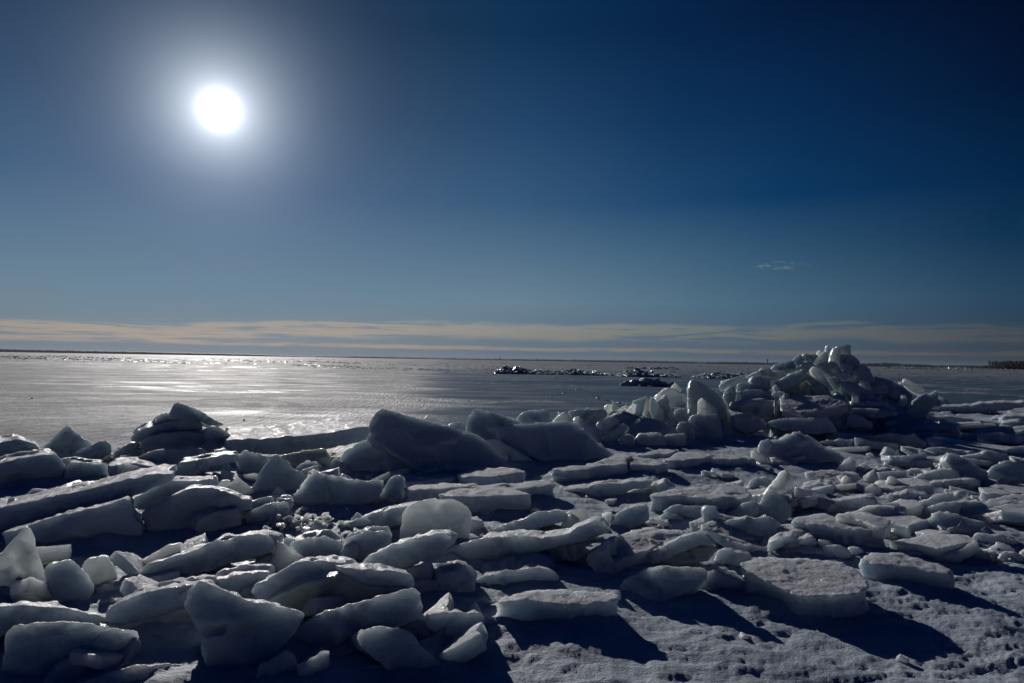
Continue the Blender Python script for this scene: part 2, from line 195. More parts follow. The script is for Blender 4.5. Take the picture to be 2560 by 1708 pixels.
D p 1262 0 0 .25|1135,1035 1280,1008 1465,1018 1410,1085 1250,1082|small flat plate under the tail of the long slanted beam
D b 1292 -14 8 .15|1230,1175 1260,1138 1500,1038 1700,983 1800,978 1828,1012 1740,1068 1560,1118 1400,1168 1290,1212|long slanted round nosed beam lying over the field of rubble
D b 1306 -10 10 .2|1300,1250 1350,1180 1500,1118 1700,1078 1765,1100 1745,1200 1600,1180 1500,1230 1400,1290|smooth curved block under the long slanted round nosed beam
D c 1268 5 5 .12|1765,1060 1812,1058 1815,1125 1760,1118|tiny square ice block at the end of the long slanted beam
D b 1345 -4 42 .3|1310,1350 1420,1268 1560,1168 1700,1188 1850,1238 2000,1268 2030,1315 1850,1390 1600,1440 1400,1430|pitted snowy mound of ice below the long slanted beam
D p z.2 0 86 .17|222,1275 240,1235 400,1198 530,1190 700,1240 920,1290 1060,1350 800,1340 500,1300|wide front flat with a soft snowy top and a smooth thick edge
D p z.26 0 84 .1|630,1215 650,1183 900,1178 1000,1210 1115,1250 1105,1290 1060,1325 930,1280 760,1228|second flat lapped over the back of the wide front flat
D p z.12 0 88 .12|1940,950 2180,913 2400,928 2400,1010 2000,1010|smooth snow covered flat at the photo's edge below the big dark hump
D p z.15 0 88 .15|1980,1085 2200,1020 2400,1003 2400,1110 2080,1105|drifted over plate at the photo's edge, upper of two
D p z.13 0 87 .13|1870,1205 2000,1130 2230,1090 2400,1125 2400,1195 2100,1235|drifted over plate at the photo's edge, lower of two
E r 1515 6 6 .1|-60,660 -60,240 40,190 110,90 200,0 250,-55 285,-30 305,10 325,120 345,210 400,350 440,500 475,560 440,680|tall jagged triangular shard with a torn tip at the photo's edge
E c 1522 0 12 .2|-60,440 130,500 300,580 420,640 430,700 -60,720|dull rounded chunk before the foot of the tall jagged shard
E b 1537 4 12 .26|415,340 440,300 540,270 600,248 660,253 730,310 800,380 860,480 852,540 808,640 725,730 620,765 550,730 520,620 470,550 430,430|rounded ice boulder with a crusty side next to the tall jagged shard
E p 1482 0 6 .12|750,320 790,250 830,235 880,235 920,215 975,220 1000,270 1040,360 1080,470 1070,540 950,560 830,480 790,400|pale slab with a notched top standing behind the rounded boulder
E p 1447 -15 8 .12|1090,385 1130,340 1250,280 1380,200 1500,130 1640,88 1664,100 1652,190 1500,245 1350,300 1280,350 1200,420 1120,420|thin blade of ice raised behind the long scarred plate
E p 1468 -14 8 .3|1275,380 1310,305 1400,265 1650,190 1900,110 1975,63 2080,68 2250,20 2350,3 2440,18 2505,60 2510,145 2400,200 2200,260 2000,310 1800,375 1600,400 1400,420 1300,410|long scarred plate of ice rising over the hollow of the front heap
E c 1468 0 5 .12|1470,410 1520,350 1620,328 1712,335 1740,370 1725,440 1600,480 1500,478|smooth oval pebble of ice before the long scarred plate
E c 1475 0 8 .2|1185,475 1220,410 1300,370 1480,385 1500,480 1300,500 1200,500|rounded white ice piece touching the oval pebble of ice
E l 1502 0 8 .3|870,600 880,500 1000,472 1160,480 1300,468 1400,458 1462,495 1455,540 1200,620 1000,650|lumpy frosted ridge of ice behind the snow rimmed main slab
E l 1535 0 10 .2|905,660 920,612 1080,588 1135,600 1060,680 920,710|crusty snow clump at the nose of the snow rimmed main slab
E b 1592 -12 8 .35|978,760 1000,700 1060,658 1250,578 1450,528 1600,508 1700,488 1780,470 1900,470 1960,560 1800,640 1690,700 1600,760 1400,800 1150,868 1050,865 990,825|snow rimmed main slab with a smooth blunt nose in the front heap
E p 1600 -8 6 0.2|890,840 1100,855 1400,785 1650,700 1800,680 1860,820 1850,910 1600,930 1300,1000 1200,960 1000,900|dark olive plate right below the snow rimmed main slab
E p 1612 -6 8 .3|1290,1020 1600,935 1850,910 1950,1000 1950,1160 1600,1215 1350,1200|dark lower plate, second below the snow rimmed main slab
E b 1625 5 12 .3|-60,690 200,665 500,690 800,740 990,770 1010,850 600,850 300,880 100,900 -60,1000|dark frosted block below the tall jagged shard
E p 1700 -6 26 .25|-60,1440 0,1300 70,950 130,858 200,838 500,822 770,822 960,848 1005,865 940,960 850,1015 700,1115 560,1200 400,1320 300,1440|large dark blue slab with a lit corner in the photo's bottom corner
E b 1695 12 20 .3|870,1010 930,890 1000,878 1130,888 1250,908 1295,980 1285,1110 1150,1220 1000,1300 900,1360 500,1450 400,1350 560,1180 700,1095|smooth dark block behind the slab with the lit corner
E p 1690 0 14 .26|1685,670 1740,540 1830,440 1900,443 1980,500 2100,545 2200,595 2330,645 2450,645 2700,705 2790,735 2785,770 2700,900 2600,1020 2480,1150 2300,1215 2230,1240 1920,1270 1880,1150 1830,900 1790,800|big dark blue many cornered slab standing in the very front
E b 1535 -8 2 .25|1950,490 1990,430 2200,385 2350,362 2470,368 2480,450 2300,490 2200,550 2100,570|white backlit slab just behind the dark many cornered slab
E l 1538 0 10 .15|2180,560 2230,498 2350,475 2460,500 2380,575 2260,600|frosty lump on the shoulder of the dark many cornered slab
E p 1718 0 35 .25|800,1370 1100,1250 1300,1208 1600,1208 1800,1238 1900,1280 2200,1330 2320,1420 2200,1500 700,1500|dark slab along the picture's bottom before the hollow
F b 1572 -12 10 .3|-50,540 0,470 100,420 220,360 300,318 360,280 480,256 600,253 780,275 825,320 840,385 760,430 450,490 250,570 120,650 20,610|humped white slab with a frosty crest, highest of the central pair
F b 1580 10 12 .4|780,310 830,322 1000,333 1300,358 1410,378 1443,420 1455,480 1380,530 1250,540 1000,530 840,410|smooth sloping slab continuing beyond the frosty humped slab
F p 1588 -4 -14 0.08|90,640 250,555 450,470 800,400 1000,490 1350,515 1390,530 1100,600 850,660 600,715 440,735 300,700|warm toned translucent underside between the humped slab and the big round ended slab
F b 1652 -10 14 .45|230,1060 350,900 500,780 700,705 1000,620 1350,528 1440,508 1500,555 1523,650 1515,745 1450,808 1330,865 1000,885 930,1010 660,1105 370,1200 200,1120|big round ended slab lying under the humped slab in the front heap
F b 1705 14 22 .22|925,955 960,888 1100,868 1300,868 1400,900 1470,960 1530,1050 1650,1160 1698,1200 1692,1340 1500,1385 1400,1320 1200,1245 1080,1150 960,1030|dark lumpy slab sliding down beside the big round ended slab
F b 1625 0 12 .3|1340,870 1450,790 1500,785 1590,850 1595,1040 1550,1060 1470,980|dark narrow block behind the dark lumpy slab
F b 1622 5 15 .4|1555,850 1600,740 1750,728 1950,738 2060,738 2092,800 2085,900 2060,1045 1900,1050 1780,1010 1700,940 1600,870|dark round boulder of ice just before the open snow
F l 1598 0 10 .25|2075,790 2150,788 2250,840 2265,900 2200,960 2085,980|snow covered lump beside the dark round boulder
F b 1503 4 4 .3|1640,480 1680,380 1850,343 1960,360 2002,430 2010,545 1900,552 1650,548|dark square block right of the sloping slab
G p 1482 -8 0 .4|-350,430 -250,395 0,350 200,320 310,333 415,370 435,450 300,495 30,530 -100,568 -350,578|blunt flat with a frosted edge beyond the dark square block
F b 1508 0 8 .25|1435,430 1550,430 1660,440 1660,630 1530,630 1500,560 1440,510|dark block between the sloping slab and the dark square block
F b 1482 -14 8 .3|895,330 940,290 1000,230 1050,188 1200,128 1400,58 1640,-2 1750,3 1798,45 1772,125 1700,178 1500,250 1320,360 1100,352|long round nosed slab with a glittering edge before the big rounded upright slab
F c 1490 0 10 .15|1310,370 1500,300 1592,258 1605,400 1560,440 1420,400|dark wedge beneath the long round nosed slab
F b 1428 0 5 .25|795,110 830,50 950,8 1000,-22 1180,-22 1222,40 1228,115 1100,190 1030,200 900,210 840,180|smooth rounded block with a shaded notch behind the long round nosed slab
F b 1422 -6 4 .3|300,110 430,48 650,28 740,78 835,120 805,205 750,240 460,230 370,190|broad glassy block behind the frosty humped slab
F r 1452 15 12 .15|145,380 170,250 210,88 280,108 350,170 455,235 445,310 300,325 180,400|clear fin of ice with a bright slanting edge behind the frosty humped slab
F l 1435 0 10 .15|765,260 800,140 890,78 940,120 935,210 850,245|crumbly frosted lump between the broad glassy block and the smooth notched block
F c 1455 0 5 .2|-10,330 20,240 140,200 175,190 140,340 20,355|translucent chunk under the tip of the long scarred plate
F c 1492 0 8 .15|-20,450 -10,365 80,348 118,380 118,412 40,460|small frosted chunk at the low end of the humped slab
F r 1722 0 15 .2|20,1420 20,1210 200,1130 270,1076 342,1110 380,1185 365,1420|dark pointed block at the picture's bottom, nearer the many cornered slab
F r 1722 5 15 .2|395,1420 380,1195 480,1168 600,1080 667,1085 700,1420|dark pointed block at the picture's bottom with a flat cut edge
F p 1665 -5 -3 .3|670,1140 950,1060 1085,1140 1090,1210 700,1270|dark plate in the gap under the big round ended slab
F p 1718 0 25 .3|680,1320 950,1230 1250,1203 1300,1300 1360,1420 680,1460|dark low slab at the picture's bottom below the dark lumpy slab
F b 1530 0 12 .3|1550,700 1800,620 2050,598 2210,640 2110,710 1800,745|dark snowy shelf behind the dark round boulder
G p z.2 0 86 .15|-180,640 0,555 150,530 350,508 500,515 880,550 985,572 965,612 700,655 400,655 150,605 0,625|snow topped ice floe with a curved thick edge beside the open snow
G c 1530 0 10 .15|865,640 880,570 940,528 988,538 995,620 1095,680 1105,725 1000,745 900,710|sparkling clump at the end of the snow topped floe
G b 1518 -4 42 .18|985,560 1010,460 1060,410 1180,350 1300,303 1460,298 1650,308 1785,340 1775,400 1700,460 1550,545 1400,605 1390,665 1240,640 1150,590 1050,610|rough broken fronted boulder slab sparkling above the open snow
G b 1500 8 4 .3|1440,600 1700,460 1850,330 2000,400 2150,440 2240,520 2200,575 1950,595 1900,625 1600,630|dark layered block in the shade of the rough broken fronted slab
G c 1515 0 2 .3|1540,650 1950,580 1965,640 2065,695 1900,705 1600,695|thin dark plate under the dark layered block
G b 1450 -14 10 .18|915,420 930,350 980,308 1180,208 1220,188 1400,108 1600,18 1700,-3 1780,12 1855,95 1800,115 1700,118 1550,170 1400,240 1250,320 1130,370 1020,440|long bowed plank of ice with a smooth round back
G p 1452 -8 0 .15|1250,320 1400,235 1600,160 1800,108 1905,140 1805,250 1450,310|greenish translucent underside of the long bowed plank
G p z.24 -10 80 .2|885,210 960,60 1000,0 1200,-60 1500,-30 1650,0 1400,85 1200,170 940,280|grooved snowy plate lit by the sun behind the long bowed plank
G b 1464 -6 12 .3|688,210 860,60 905,50 895,200 945,280 935,410 870,490 770,445 738,330 690,280|dark blue end block left of the grooved snowy plate
H p z.22 0 84 .18|-260,310 -240,262 -60,213 0,213 300,223 560,238 700,268 820,338 905,430 925,485 850,540 650,572 350,572 220,545 100,485 -60,405 -200,372|big round pancake of ice with a crusted snowy top
G c 1500 0 10 .15|2100,400 2350,430 2430,460 2550,540 2430,570 2230,500|ragged ice underside left of the round pancake
G l 1436 0 10 .2|1845,310 1870,230 1895,168 2000,158 2150,190 2195,222 2080,305 2010,300 1960,270 1900,320|glazed clump bridging towards the round pancake
H c 1395 0 5 .2|-5,150 20,80 100,38 230,15 255,60 130,120 15,165|angled ice chunk in the small rubble above the round pancake
H c 1392 0 5 .2|185,160 230,100 360,38 402,28 455,90 380,140 300,160|small ice lump in the small rubble above the round pancake
H c 1385 0 5 .12|465,115 468,58 560,68 605,110 560,145|small ice lump in the small rubble above the round pancake
H c 1380 0 5 .25|575,70 620,18 740,28 800,58 950,78 1003,110 1003,150 850,150 750,130 640,110|rounded long chunk at the end of the small rubble above the pancake
H l 1402 0 12 .3|20,215 180,158 400,128 480,150 530,118 640,118 745,170 765,275 560,245 300,228|snow buried ridge just behind the round pancake
H b 1408 10 5 .1|738,150 760,138 856,150 875,195 830,235 762,275 738,240|small square block of ice balanced on the rim behind the round pancake
H p z.2 4 82 .16|855,235 960,180 1200,178 1400,238 1560,278 1675,322 1685,375 1500,352 1250,308 1000,288|long low snowy plate beyond the small square block
H c 1402 0 5 .12|1225,200 1240,173 1400,173 1412,210 1380,245 1260,240|pale ice brick lying on the long low snowy plate
H c 1388 5 10 .15|1375,65 1540,80 1585,145 1480,200 1425,155|rounded chunk behind the pale ice brick
H l 1372 0 10 .25|1880,90 1900,8 2200,38 2310,80 2100,140|half buried hummock at the photo's edge in the drifted snow
H l 1398 0 15 .25|1690,170 1760,78 1850,120 2000,170 2070,235 1850,240 1760,200|glassy low hump in the drifted snow beyond the pale brick
H l 1388 0 12 .25|2005,150 2100,78 2230,120 2290,205 2150,210|half buried hummock at the photo's edge in the drifted snow
H l 1408 0 12 .25|2075,240 2180,178 2300,198 2420,270 2420,290 2200,285|half buried hummock at the photo's edge in the drifted snow
"""  # the dark triangle on the great fin is a shadow shaped as a plate
import bpy, bmesh, math, random
import numpy as np
from mathutils import Vector, Matrix
from mathutils.geometry import delaunay_2d_cdt

# ------------------------------------------------------------------ camera model
W0, H0, F0 = 2560.0, 1708.0, 1707.0
CAM_H = 1.6
PITCH, ROLL = math.radians(1.58), math.radians(0.945)
RC = Matrix.Rotation(math.radians(90) + PITCH, 3, 'X') @ Matrix.Rotation(ROLL, 3, 'Z')
CAM = Vector((0, 0, CAM_H))

def ray(px, py):
    return (RC @ Vector(((px - W0/2)/F0, -(py - H0/2)/F0, -1.0))).normalized()

def on_plane(px, py, p0, n):
    r = ray(px, py)
    d = r.dot(n)
    if abs(d) < 1e-4: d = -1e-4
    return CAM + r * ((p0 - CAM).dot(n) / d)

def ground(px, py, z=0.0):
    return on_plane(px, py, Vector((0, 0, z)), Vector((0, 0, 1)))

SUN = ray(548, 275)
SUN_EL = math.asin(SUN.z); SUN_AZ = math.atan2(SUN.x, SUN.y)

scene = bpy.context.scene
COL = scene.collection
cam = bpy.data.cameras.new('camera'); cam.lens = 24.0; cam.sensor_width = 36.0
cam.clip_start = 0.05; cam.clip_end = 60000
co = bpy.data.objects.new('camera', cam); COL.objects.link(co)
co.matrix_world = Matrix.Translation(CAM) @ RC.to_4x4()
scene.camera = co

# ------------------------------------------------------------------ node helpers
class NT:
    def __init__(s, tree):
        s.t = tree; s.n = tree.nodes; s.l = tree.links
    def new(s, typ, ins=None, **kw):
        nd = s.n.new(typ)
        for k, v in kw.items(): setattr(nd, k, v)
        for k, v in (ins or {}).items(): s.set(nd.inputs[k], v)
        return nd
    def set(s, sock, v):
        if isinstance(v, bpy.types.NodeSocket): s.l.new(v, sock)
        elif isinstance(v, bpy.types.Node): s.l.new(v.outputs[0], sock)
        else: sock.default_value = v
    def m(s, op, a, b=None, c=None, clamp=False):
        nd = s.n.new('ShaderNodeMath'); nd.operation = op; nd.use_clamp = clamp
        s.set(nd.inputs[0], a)
        if b is not None: s.set(nd.inputs[1], b)
        if c is not None: s.set(nd.inputs[2], c)
        return nd.outputs[0]
    def vm(s, op, a, b=None, out=0):
        nd = s.n.new('ShaderNodeVectorMath'); nd.operation = op
        s.set(nd.inputs[0], a)
        if b is not None: s.set(nd.inputs[1], b)
        return nd.outputs[out]
    def mix(s, fac, a, b, blend='MIX'):
        nd = s.n.new('ShaderNodeMix'); nd.data_type = 'RGBA'; nd.blend_type = blend
        s.set(nd.inputs[0], fac); s.set(nd.inputs[6], a); s.set(nd.inputs[7], b)
        return nd.outputs[2]
    def mapr(s, v, a, b, c=0.0, d=1.0, smooth=True):
        nd = s.n.new('ShaderNodeMapRange')
        if smooth: nd.interpolation_type = 'SMOOTHSTEP'
        s.set(nd.inputs[0], v)
        for i, x in zip((1, 2, 3, 4), (a, b, c, d)): s.set(nd.inputs[i], x)
        return nd.outputs[0]
    def noise(s, vec, scale, detail=4, rough=0.55, dist=0.0):
        nd = s.n.new('ShaderNodeTexNoise')
        s.set(nd.inputs['Vector'], vec); nd.inputs['Scale'].default_value = scale
        nd.inputs['Detail'].default_value = detail; nd.inputs['Roughness'].default_value = rough
        nd.inputs['Distortion'].default_value = dist
        return nd.outputs[0]
    def bump(s, h, strength, dist, nrm=None):
        nd = s.n.new('ShaderNodeBump'); s.set(nd.inputs['Strength'], strength)
        nd.inputs['Distance'].default_value = dist; s.set(nd.inputs['Height'], h)
        if nrm is not None: s.set(nd.inputs['Normal'], nrm)
        return nd.outputs[0]

def material(name):
    m = bpy.data.materials.new(name); m.use_nodes = True
    t = NT(m.node_tree); t.n.clear()
    out = t.new('ShaderNodeOutputMaterial'); p = t.new('ShaderNodeBsdfPrincipled')
    t.l.new(p.outputs[0], out.inputs[0])
    return m, t, p, out

# ------------------------------------------------------------------ world
def srgb(v):
    v = v/255.0
    return v/12.92 if v < 0.04045 else ((v + 0.055)/1.055)**2.4
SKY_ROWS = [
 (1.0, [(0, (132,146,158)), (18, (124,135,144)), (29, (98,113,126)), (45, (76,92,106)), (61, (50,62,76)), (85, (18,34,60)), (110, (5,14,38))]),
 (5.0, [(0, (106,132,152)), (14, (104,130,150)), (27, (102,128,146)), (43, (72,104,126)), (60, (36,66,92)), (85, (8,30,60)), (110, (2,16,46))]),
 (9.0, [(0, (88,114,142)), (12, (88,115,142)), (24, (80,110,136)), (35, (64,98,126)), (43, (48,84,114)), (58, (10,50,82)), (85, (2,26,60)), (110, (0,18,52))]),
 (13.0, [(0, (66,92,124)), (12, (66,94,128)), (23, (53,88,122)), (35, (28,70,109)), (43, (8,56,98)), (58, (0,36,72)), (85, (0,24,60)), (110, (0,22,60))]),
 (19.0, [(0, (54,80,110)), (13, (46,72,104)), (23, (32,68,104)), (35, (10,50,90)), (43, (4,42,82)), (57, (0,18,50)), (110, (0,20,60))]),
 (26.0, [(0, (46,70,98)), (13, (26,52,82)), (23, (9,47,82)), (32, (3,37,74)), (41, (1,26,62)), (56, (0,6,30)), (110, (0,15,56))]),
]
def make_world():
    w = bpy.data.worlds.new("World"); scene.world = w; w.use_nodes = True
    t = NT(w.node_tree); t.n.clear()
    out = t.new('ShaderNodeOutputWorld'); bg = t.new('ShaderNodeBackground')
    t.l.new(bg.outputs[0], out.inputs[0])
    sky = t.new('ShaderNodeTexSky'); sky.sky_type = 'NISHITA'; sky.sun_disc = False
    sky.sun_elevation = SUN_EL; sky.sun_rotation = SUN_AZ
    sky.altitude = 0; sky.air_density = 1.0; sky.dust_density = SKY_DUST; sky.ozone_density = 2.0
    tc = t.new('ShaderNodeTexCoord'); V = tc.outputs['Generated']
    sx = t.new('ShaderNodeSeparateXYZ', {0: V})
    X, Y, Z = sx.outputs
    base = t.vm('MULTIPLY', sky.outputs[0], (SKY_MUL,)*3)
    dt = t.vm('DOT_PRODUCT', V, tuple(SUN), out=1)
    ang = t.m('MULTIPLY', t.m('ARCCOSINE', t.m('MINIMUM', dt, 1.0)), 180/math.pi)
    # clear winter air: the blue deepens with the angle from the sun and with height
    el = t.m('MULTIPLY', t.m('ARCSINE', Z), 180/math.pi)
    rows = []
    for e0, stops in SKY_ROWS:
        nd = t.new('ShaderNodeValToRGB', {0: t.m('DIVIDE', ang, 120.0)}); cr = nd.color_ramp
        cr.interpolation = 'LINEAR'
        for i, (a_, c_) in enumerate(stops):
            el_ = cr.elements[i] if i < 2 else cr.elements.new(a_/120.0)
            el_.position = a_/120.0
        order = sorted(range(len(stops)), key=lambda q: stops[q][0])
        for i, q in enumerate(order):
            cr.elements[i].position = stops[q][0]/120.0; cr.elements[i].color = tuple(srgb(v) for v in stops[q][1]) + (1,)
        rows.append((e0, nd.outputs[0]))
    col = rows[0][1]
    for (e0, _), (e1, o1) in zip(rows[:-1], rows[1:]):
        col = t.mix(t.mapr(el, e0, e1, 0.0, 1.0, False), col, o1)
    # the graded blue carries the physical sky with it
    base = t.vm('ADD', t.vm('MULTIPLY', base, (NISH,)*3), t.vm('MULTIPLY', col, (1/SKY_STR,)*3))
    # clouds low above the horizon
    az = t.m('MULTIPLY', t.m('ARCTAN2', X, Y), 180/math.pi)
    def cv(sa, se, off=0.0):
        return t.new('ShaderNodeCombineXYZ', {0: t.m('MULTIPLY', az, sa), 1: t.m('MULTIPLY', el, se), 2: off}).outputs[0]
    wob = t.m('MULTIPLY', t.m('SUBTRACT', t.noise(cv(0.07, 0.0, 3.1), 1.0, 3), 0.5), 1.9)
    e2 = t.m('ADD', t.m('ADD', el, wob), t.m('MULTIPLY', t.m('MAXIMUM', t.m('SUBTRACT', -12.0, az), 0.0), 0.045))
    n1 = t.noise(cv(0.06, 1.3, 1.7), 1.0, 7, 0.62, 0.6)
    n2 = t.noise(cv(0.35, 5.0, 8.2), 1.0, 5, 0.6, 0.4)
    top = t.mapr(e2, 3.25, 2.9); bot = t.mapr(e2, 1.5, 2.1)
    m1 = t.m('MULTIPLY', t.m('MULTIPLY', top, bot), t.mapr(t.m('ADD', n1, t.m('MULTIPLY', n2, 0.5)), 0.60, 0.80))
    wob2 = t.m('MULTIPLY', t.m('SUBTRACT', t.noise(cv(0.12, 0.0, 9.1), 1.0, 3), 0.5), 0.5)
    e3 = t.m('ADD', el, wob2)
    n3 = t.noise(cv(0.22, 2.0, 4.4), 1.0, 5, 0.6)
    m2 = t.m('MULTIPLY', t.m('MULTIPLY', t.mapr(e3, 1.25, 1.05), t.mapr(e3, 0.72, 0.95)), t.mapr(n3, 0.3, 0.6))
    m3 = t.m('MULTIPLY', t.mapr(e3, 0.98, 0.75), t.mapr(n3, 0.25, 0.6, 0.1, 0.35))
    # clouds follow the brightness of the sky around them, warmed by the low sun
    lum = t.mix(1.0, base, (2.0, 1.38, 1.0, 1), 'MULTIPLY')
    base2 = t.mix(t.m('MULTIPLY', m3, 0.75), base, t.mix(1.0, base, (0.62, 0.66, 0.84, 1), 'MULTIPLY'))
    base2 = t.mix(t.m('MULTIPLY', m1, CLD), base2, lum)
    base2 = t.mix(t.m('MULTIPLY', m2, CLD), base2, lum)
    # one small wisp
    wd = ray(1948, 664)
    waz = math.degrees(math.atan2(wd.x, wd.y)); wel = math.degrees(math.asin(wd.z))
    dx = t.m('DIVIDE', t.m('SUBTRACT', az, waz), 2.6); dy = t.m('DIVIDE', t.m('SUBTRACT', el, wel), 0.42)
    rr = t.m('ADD', t.m('POWER', t.m('ABSOLUTE', dx), 2.0), t.m('POWER', t.m('ABSOLUTE', dy), 2.0))
    wn = t.noise(cv(1.3, 4.2, 2.2), 1.0, 5, 0.6, 0.5)
    wm = t.m('MULTIPLY', t.mapr(rr, 1.0, 0.1), t.mapr(wn, 0.46, 0.62))
    base2 = t.mix(t.m('MULTIPLY', wm, 0.85), base2, t.mix(1.0, base2, (3.4, 1.9, 1.3, 1), 'MULTIPLY'))
    # bright hazy aureole of the low sun
    a1 = t.m('MAXIMUM', ang, 0.45)
    gl = t.m('POWER', t.m('DIVIDE', 1.1, a1), 3.0)
    gl2 = t.m('MULTIPLY', t.m('EXPONENT', t.m('DIVIDE', ang, -2.5)), 1.3)
    gl3 = t.m('MULTIPLY', t.m('EXPONENT', t.m('DIVIDE', ang, -14.0)), 0.012)
    c = t.vm('SCALE', (1.0, 0.97, 0.92)); c.node.inputs[3].default_value = 1; t.set(c.node.inputs[3], gl)
    c2 = t.vm('SCALE', (0.86, 0.94, 1.04)); t.set(c2.node.inputs[3], gl2)
    c3 = t.vm('SCALE', (0.38, 0.80, 1.15)); t.set(c3.node.inputs[3], gl3)
    halo = t.vm('SCALE', t.vm('ADD', t.vm('ADD', c, c2), c3)); halo.node.inputs[3].default_value = AUR/SKY_STR
    tot = t.vm('ADD', base2, halo)
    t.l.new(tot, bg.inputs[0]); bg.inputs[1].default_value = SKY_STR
    return w

SKY_DUST = 0.6; SKY_MUL = 1.0; SKY_GAMMA = 1.0; SKY_TINT = (1.0, 1.0, 1.0); SKY_STR = 0.07; AUR = 1.0; CLD = 0.8; NISH = 0.003
SUN_E = 2.8; EXPO = 0.0; SEA_R = (0.40, 0.72); SEA_S = (0.25, 0.80); SEA_BUMP = 0.7; HAZE = 1.7e-5
AUR = 1.0; CLD = 0.95
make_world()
sl = bpy.data.lights.new('sun', 'SUN'); sl.energy = SUN_E; sl.angle = math.radians(0.55); sl.color = (1.0, 0.95, 0.90)
so = bpy.data.objects.new('sun', sl); COL.objects.link(so)
so.rotation_euler = SUN.to_track_quat('Z', 'Y').to_euler(); so.location = (0, 0, 30)

# ------------------------------------------------------------------ materials
def mat_ice(name, col=(0.45, 0.51, 0.56), sss=0.75, rad=(0.19, 0.20, 0.195), rough=(0.16, 0.42), snow=0.9, scale=1.0, spark=0.5):
    m, t, p, out = material(name)
    geo = t.new('ShaderNodeNewGeometry'); P = geo.outputs['Position']; N = geo.outputs['Normal']
    nz = t.new('ShaderNodeSeparateXYZ', {0: N}).outputs[2]
    oi = t.new('ShaderNodeObjectInfo').outputs['Random']
    big = t.noise(P, 2.3, 4, 0.6); mid = t.noise(P, 11, 5, 0.65); fine = t.noise(P, 60, 3, 0.7)
    # frozen layers of the ice show as faint lines along the slab sides
    tco = t.new('ShaderNodeTexCoord').outputs['Object']
    lay = t.noise(t.vm('MULTIPLY', tco, (1.6, 1.6, 26.0)), 1.0, 4, 0.6)
    sm = t.m('ADD', t.mapr(nz, 0.42, 0.86), t.m('MULTIPLY', t.m('SUBTRACT', mid, 0.5), 0.9), clamp=True)
    sm = t.m('MULTIPLY', sm, snow)
    dirt = t.mapr(t.noise(P, 3.1, 5, 0.7), 0.56, 0.78, 0.0, 0.42)
    c0 = t.mix(dirt, col + (1,), (0.29, 0.33, 0.36, 1))
    c0 = t.mix(t.mapr(lay, 0.5, 0.75, 0, 0.35), c0, (0.33, 0.40, 0.46, 1))
    c0 = t.mix(t.m('MULTIPLY', oi, 0.3), c0, (0.36, 0.44, 0.52, 1))
    c1 = t.mix(sm, c0, (0.54, 0.57, 0.62, 1))
    t.set(p.inputs['Base Color'], c1)
    rg = t.mapr(t.noise(P, 6, 4, 0.6), 0.35, 0.65, rough[0], rough[1])
    t.set(p.inputs['Roughness'], t.m('ADD', rg, t.m('MULTIPLY', sm, 0.25), clamp=True))
    p.inputs['IOR'].default_value = 1.31
    t.set(p.inputs['Specular IOR Level'], t.m('ADD', 0.75, t.m('MULTIPLY', sm, 0.25)))
    t.set(p.inputs['Subsurface Weight'], t.m('SUBTRACT', sss, t.m('MULTIPLY', sm, 0.35)))
    p.inputs['Subsurface Radius'].default_value = rad
    t.set(p.inputs['Coat Weight'], t.m('SUBTRACT', 0.7, t.m('MULTIPLY', sm, 0.55)))
    p.inputs['Coat Roughness'].default_value = 0.13; p.inputs['Coat IOR'].default_value = 1.33
    p.inputs['Subsurface Scale'].default_value = scale
    b = t.bump(mid, 0.5, 0.012)
    b = t.bump(lay, 0.6, 0.02, b)
    b = t.bump(fine, 0.5, 0.008, b)
    cr = t.m('MULTIPLY', t.noise(P, 38, 4, 0.75), t.m('ADD', sm, 0.15))
    b = t.bump(cr, 0.9, 0.022, b)
    t.l.new(b, p.inputs['Normal']); t.l.new(b, p.inputs['Coat Normal'])
    return m

M_ICE = mat_ice('milky_ice')
M_GLAZE = mat_ice('glazed_ice', col=(0.58, 0.64, 0.64), rough=(0.08, 0.24), snow=0.45, rad=(0.14, 0.165, 0.155))
M_CLEAR = mat_ice('translucent_ice', col=(0.83, 0.85, 0.83), rad=(0.25, 0.27, 0.25), sss=0.9, snow=0.7)
M_SNOWY = mat_ice('snow_covered_ice', col=(0.46, 0.53, 0.60), rough=(0.35, 0.6), snow=1.0)
M_OLIVE = mat_ice('greenish_ice', col=(0.54, 0.57, 0.50), sss=0.9, rad=(0.075, 0.08, 0.066), snow=0.3)

def mat_snow():
    m, t, p, out = material('wind_packed_snow')
    P = t.new('ShaderNodeNewGeometry').outputs['Position']
    a = t.noise(P, 1.1, 5, 0.6); b_ = t.noise(t.vm('MULTIPLY', P, (0.7, 1.3, 1)), 10, 7, 0.7, 0.3); c = t.noise(P, 45, 4, 0.7)
    glaze = t.mapr(t.noise(t.vm('MULTIPLY', P, (1.0, 0.7, 1)), 0.9, 6, 0.6, 0.8), 0.5, 0.64)
    t.set(p.inputs['Base Color'], t.mix(glaze, (0.41, 0.48, 0.56, 1), (0.25, 0.32, 0.41, 1)))
    t.set(p.inputs['Roughness'], t.m('SUBTRACT', 0.66, t.m('MULTIPLY', glaze, 0.24)))
    p.inputs['IOR'].default_value = 1.31
    p.inputs['Specular IOR Level'].default_value = 1.0
    n = t.bump(b_, 0.75, 0.04)
    n = t.bump(c, 0.65, 0.012, n)
    n = t.bump(t.noise(P, 160, 2, 0.6), 0.35, 0.004, n)
    t.l.new(n, p.inputs['Normal'])
    return m
M_SNOW = mat_snow()

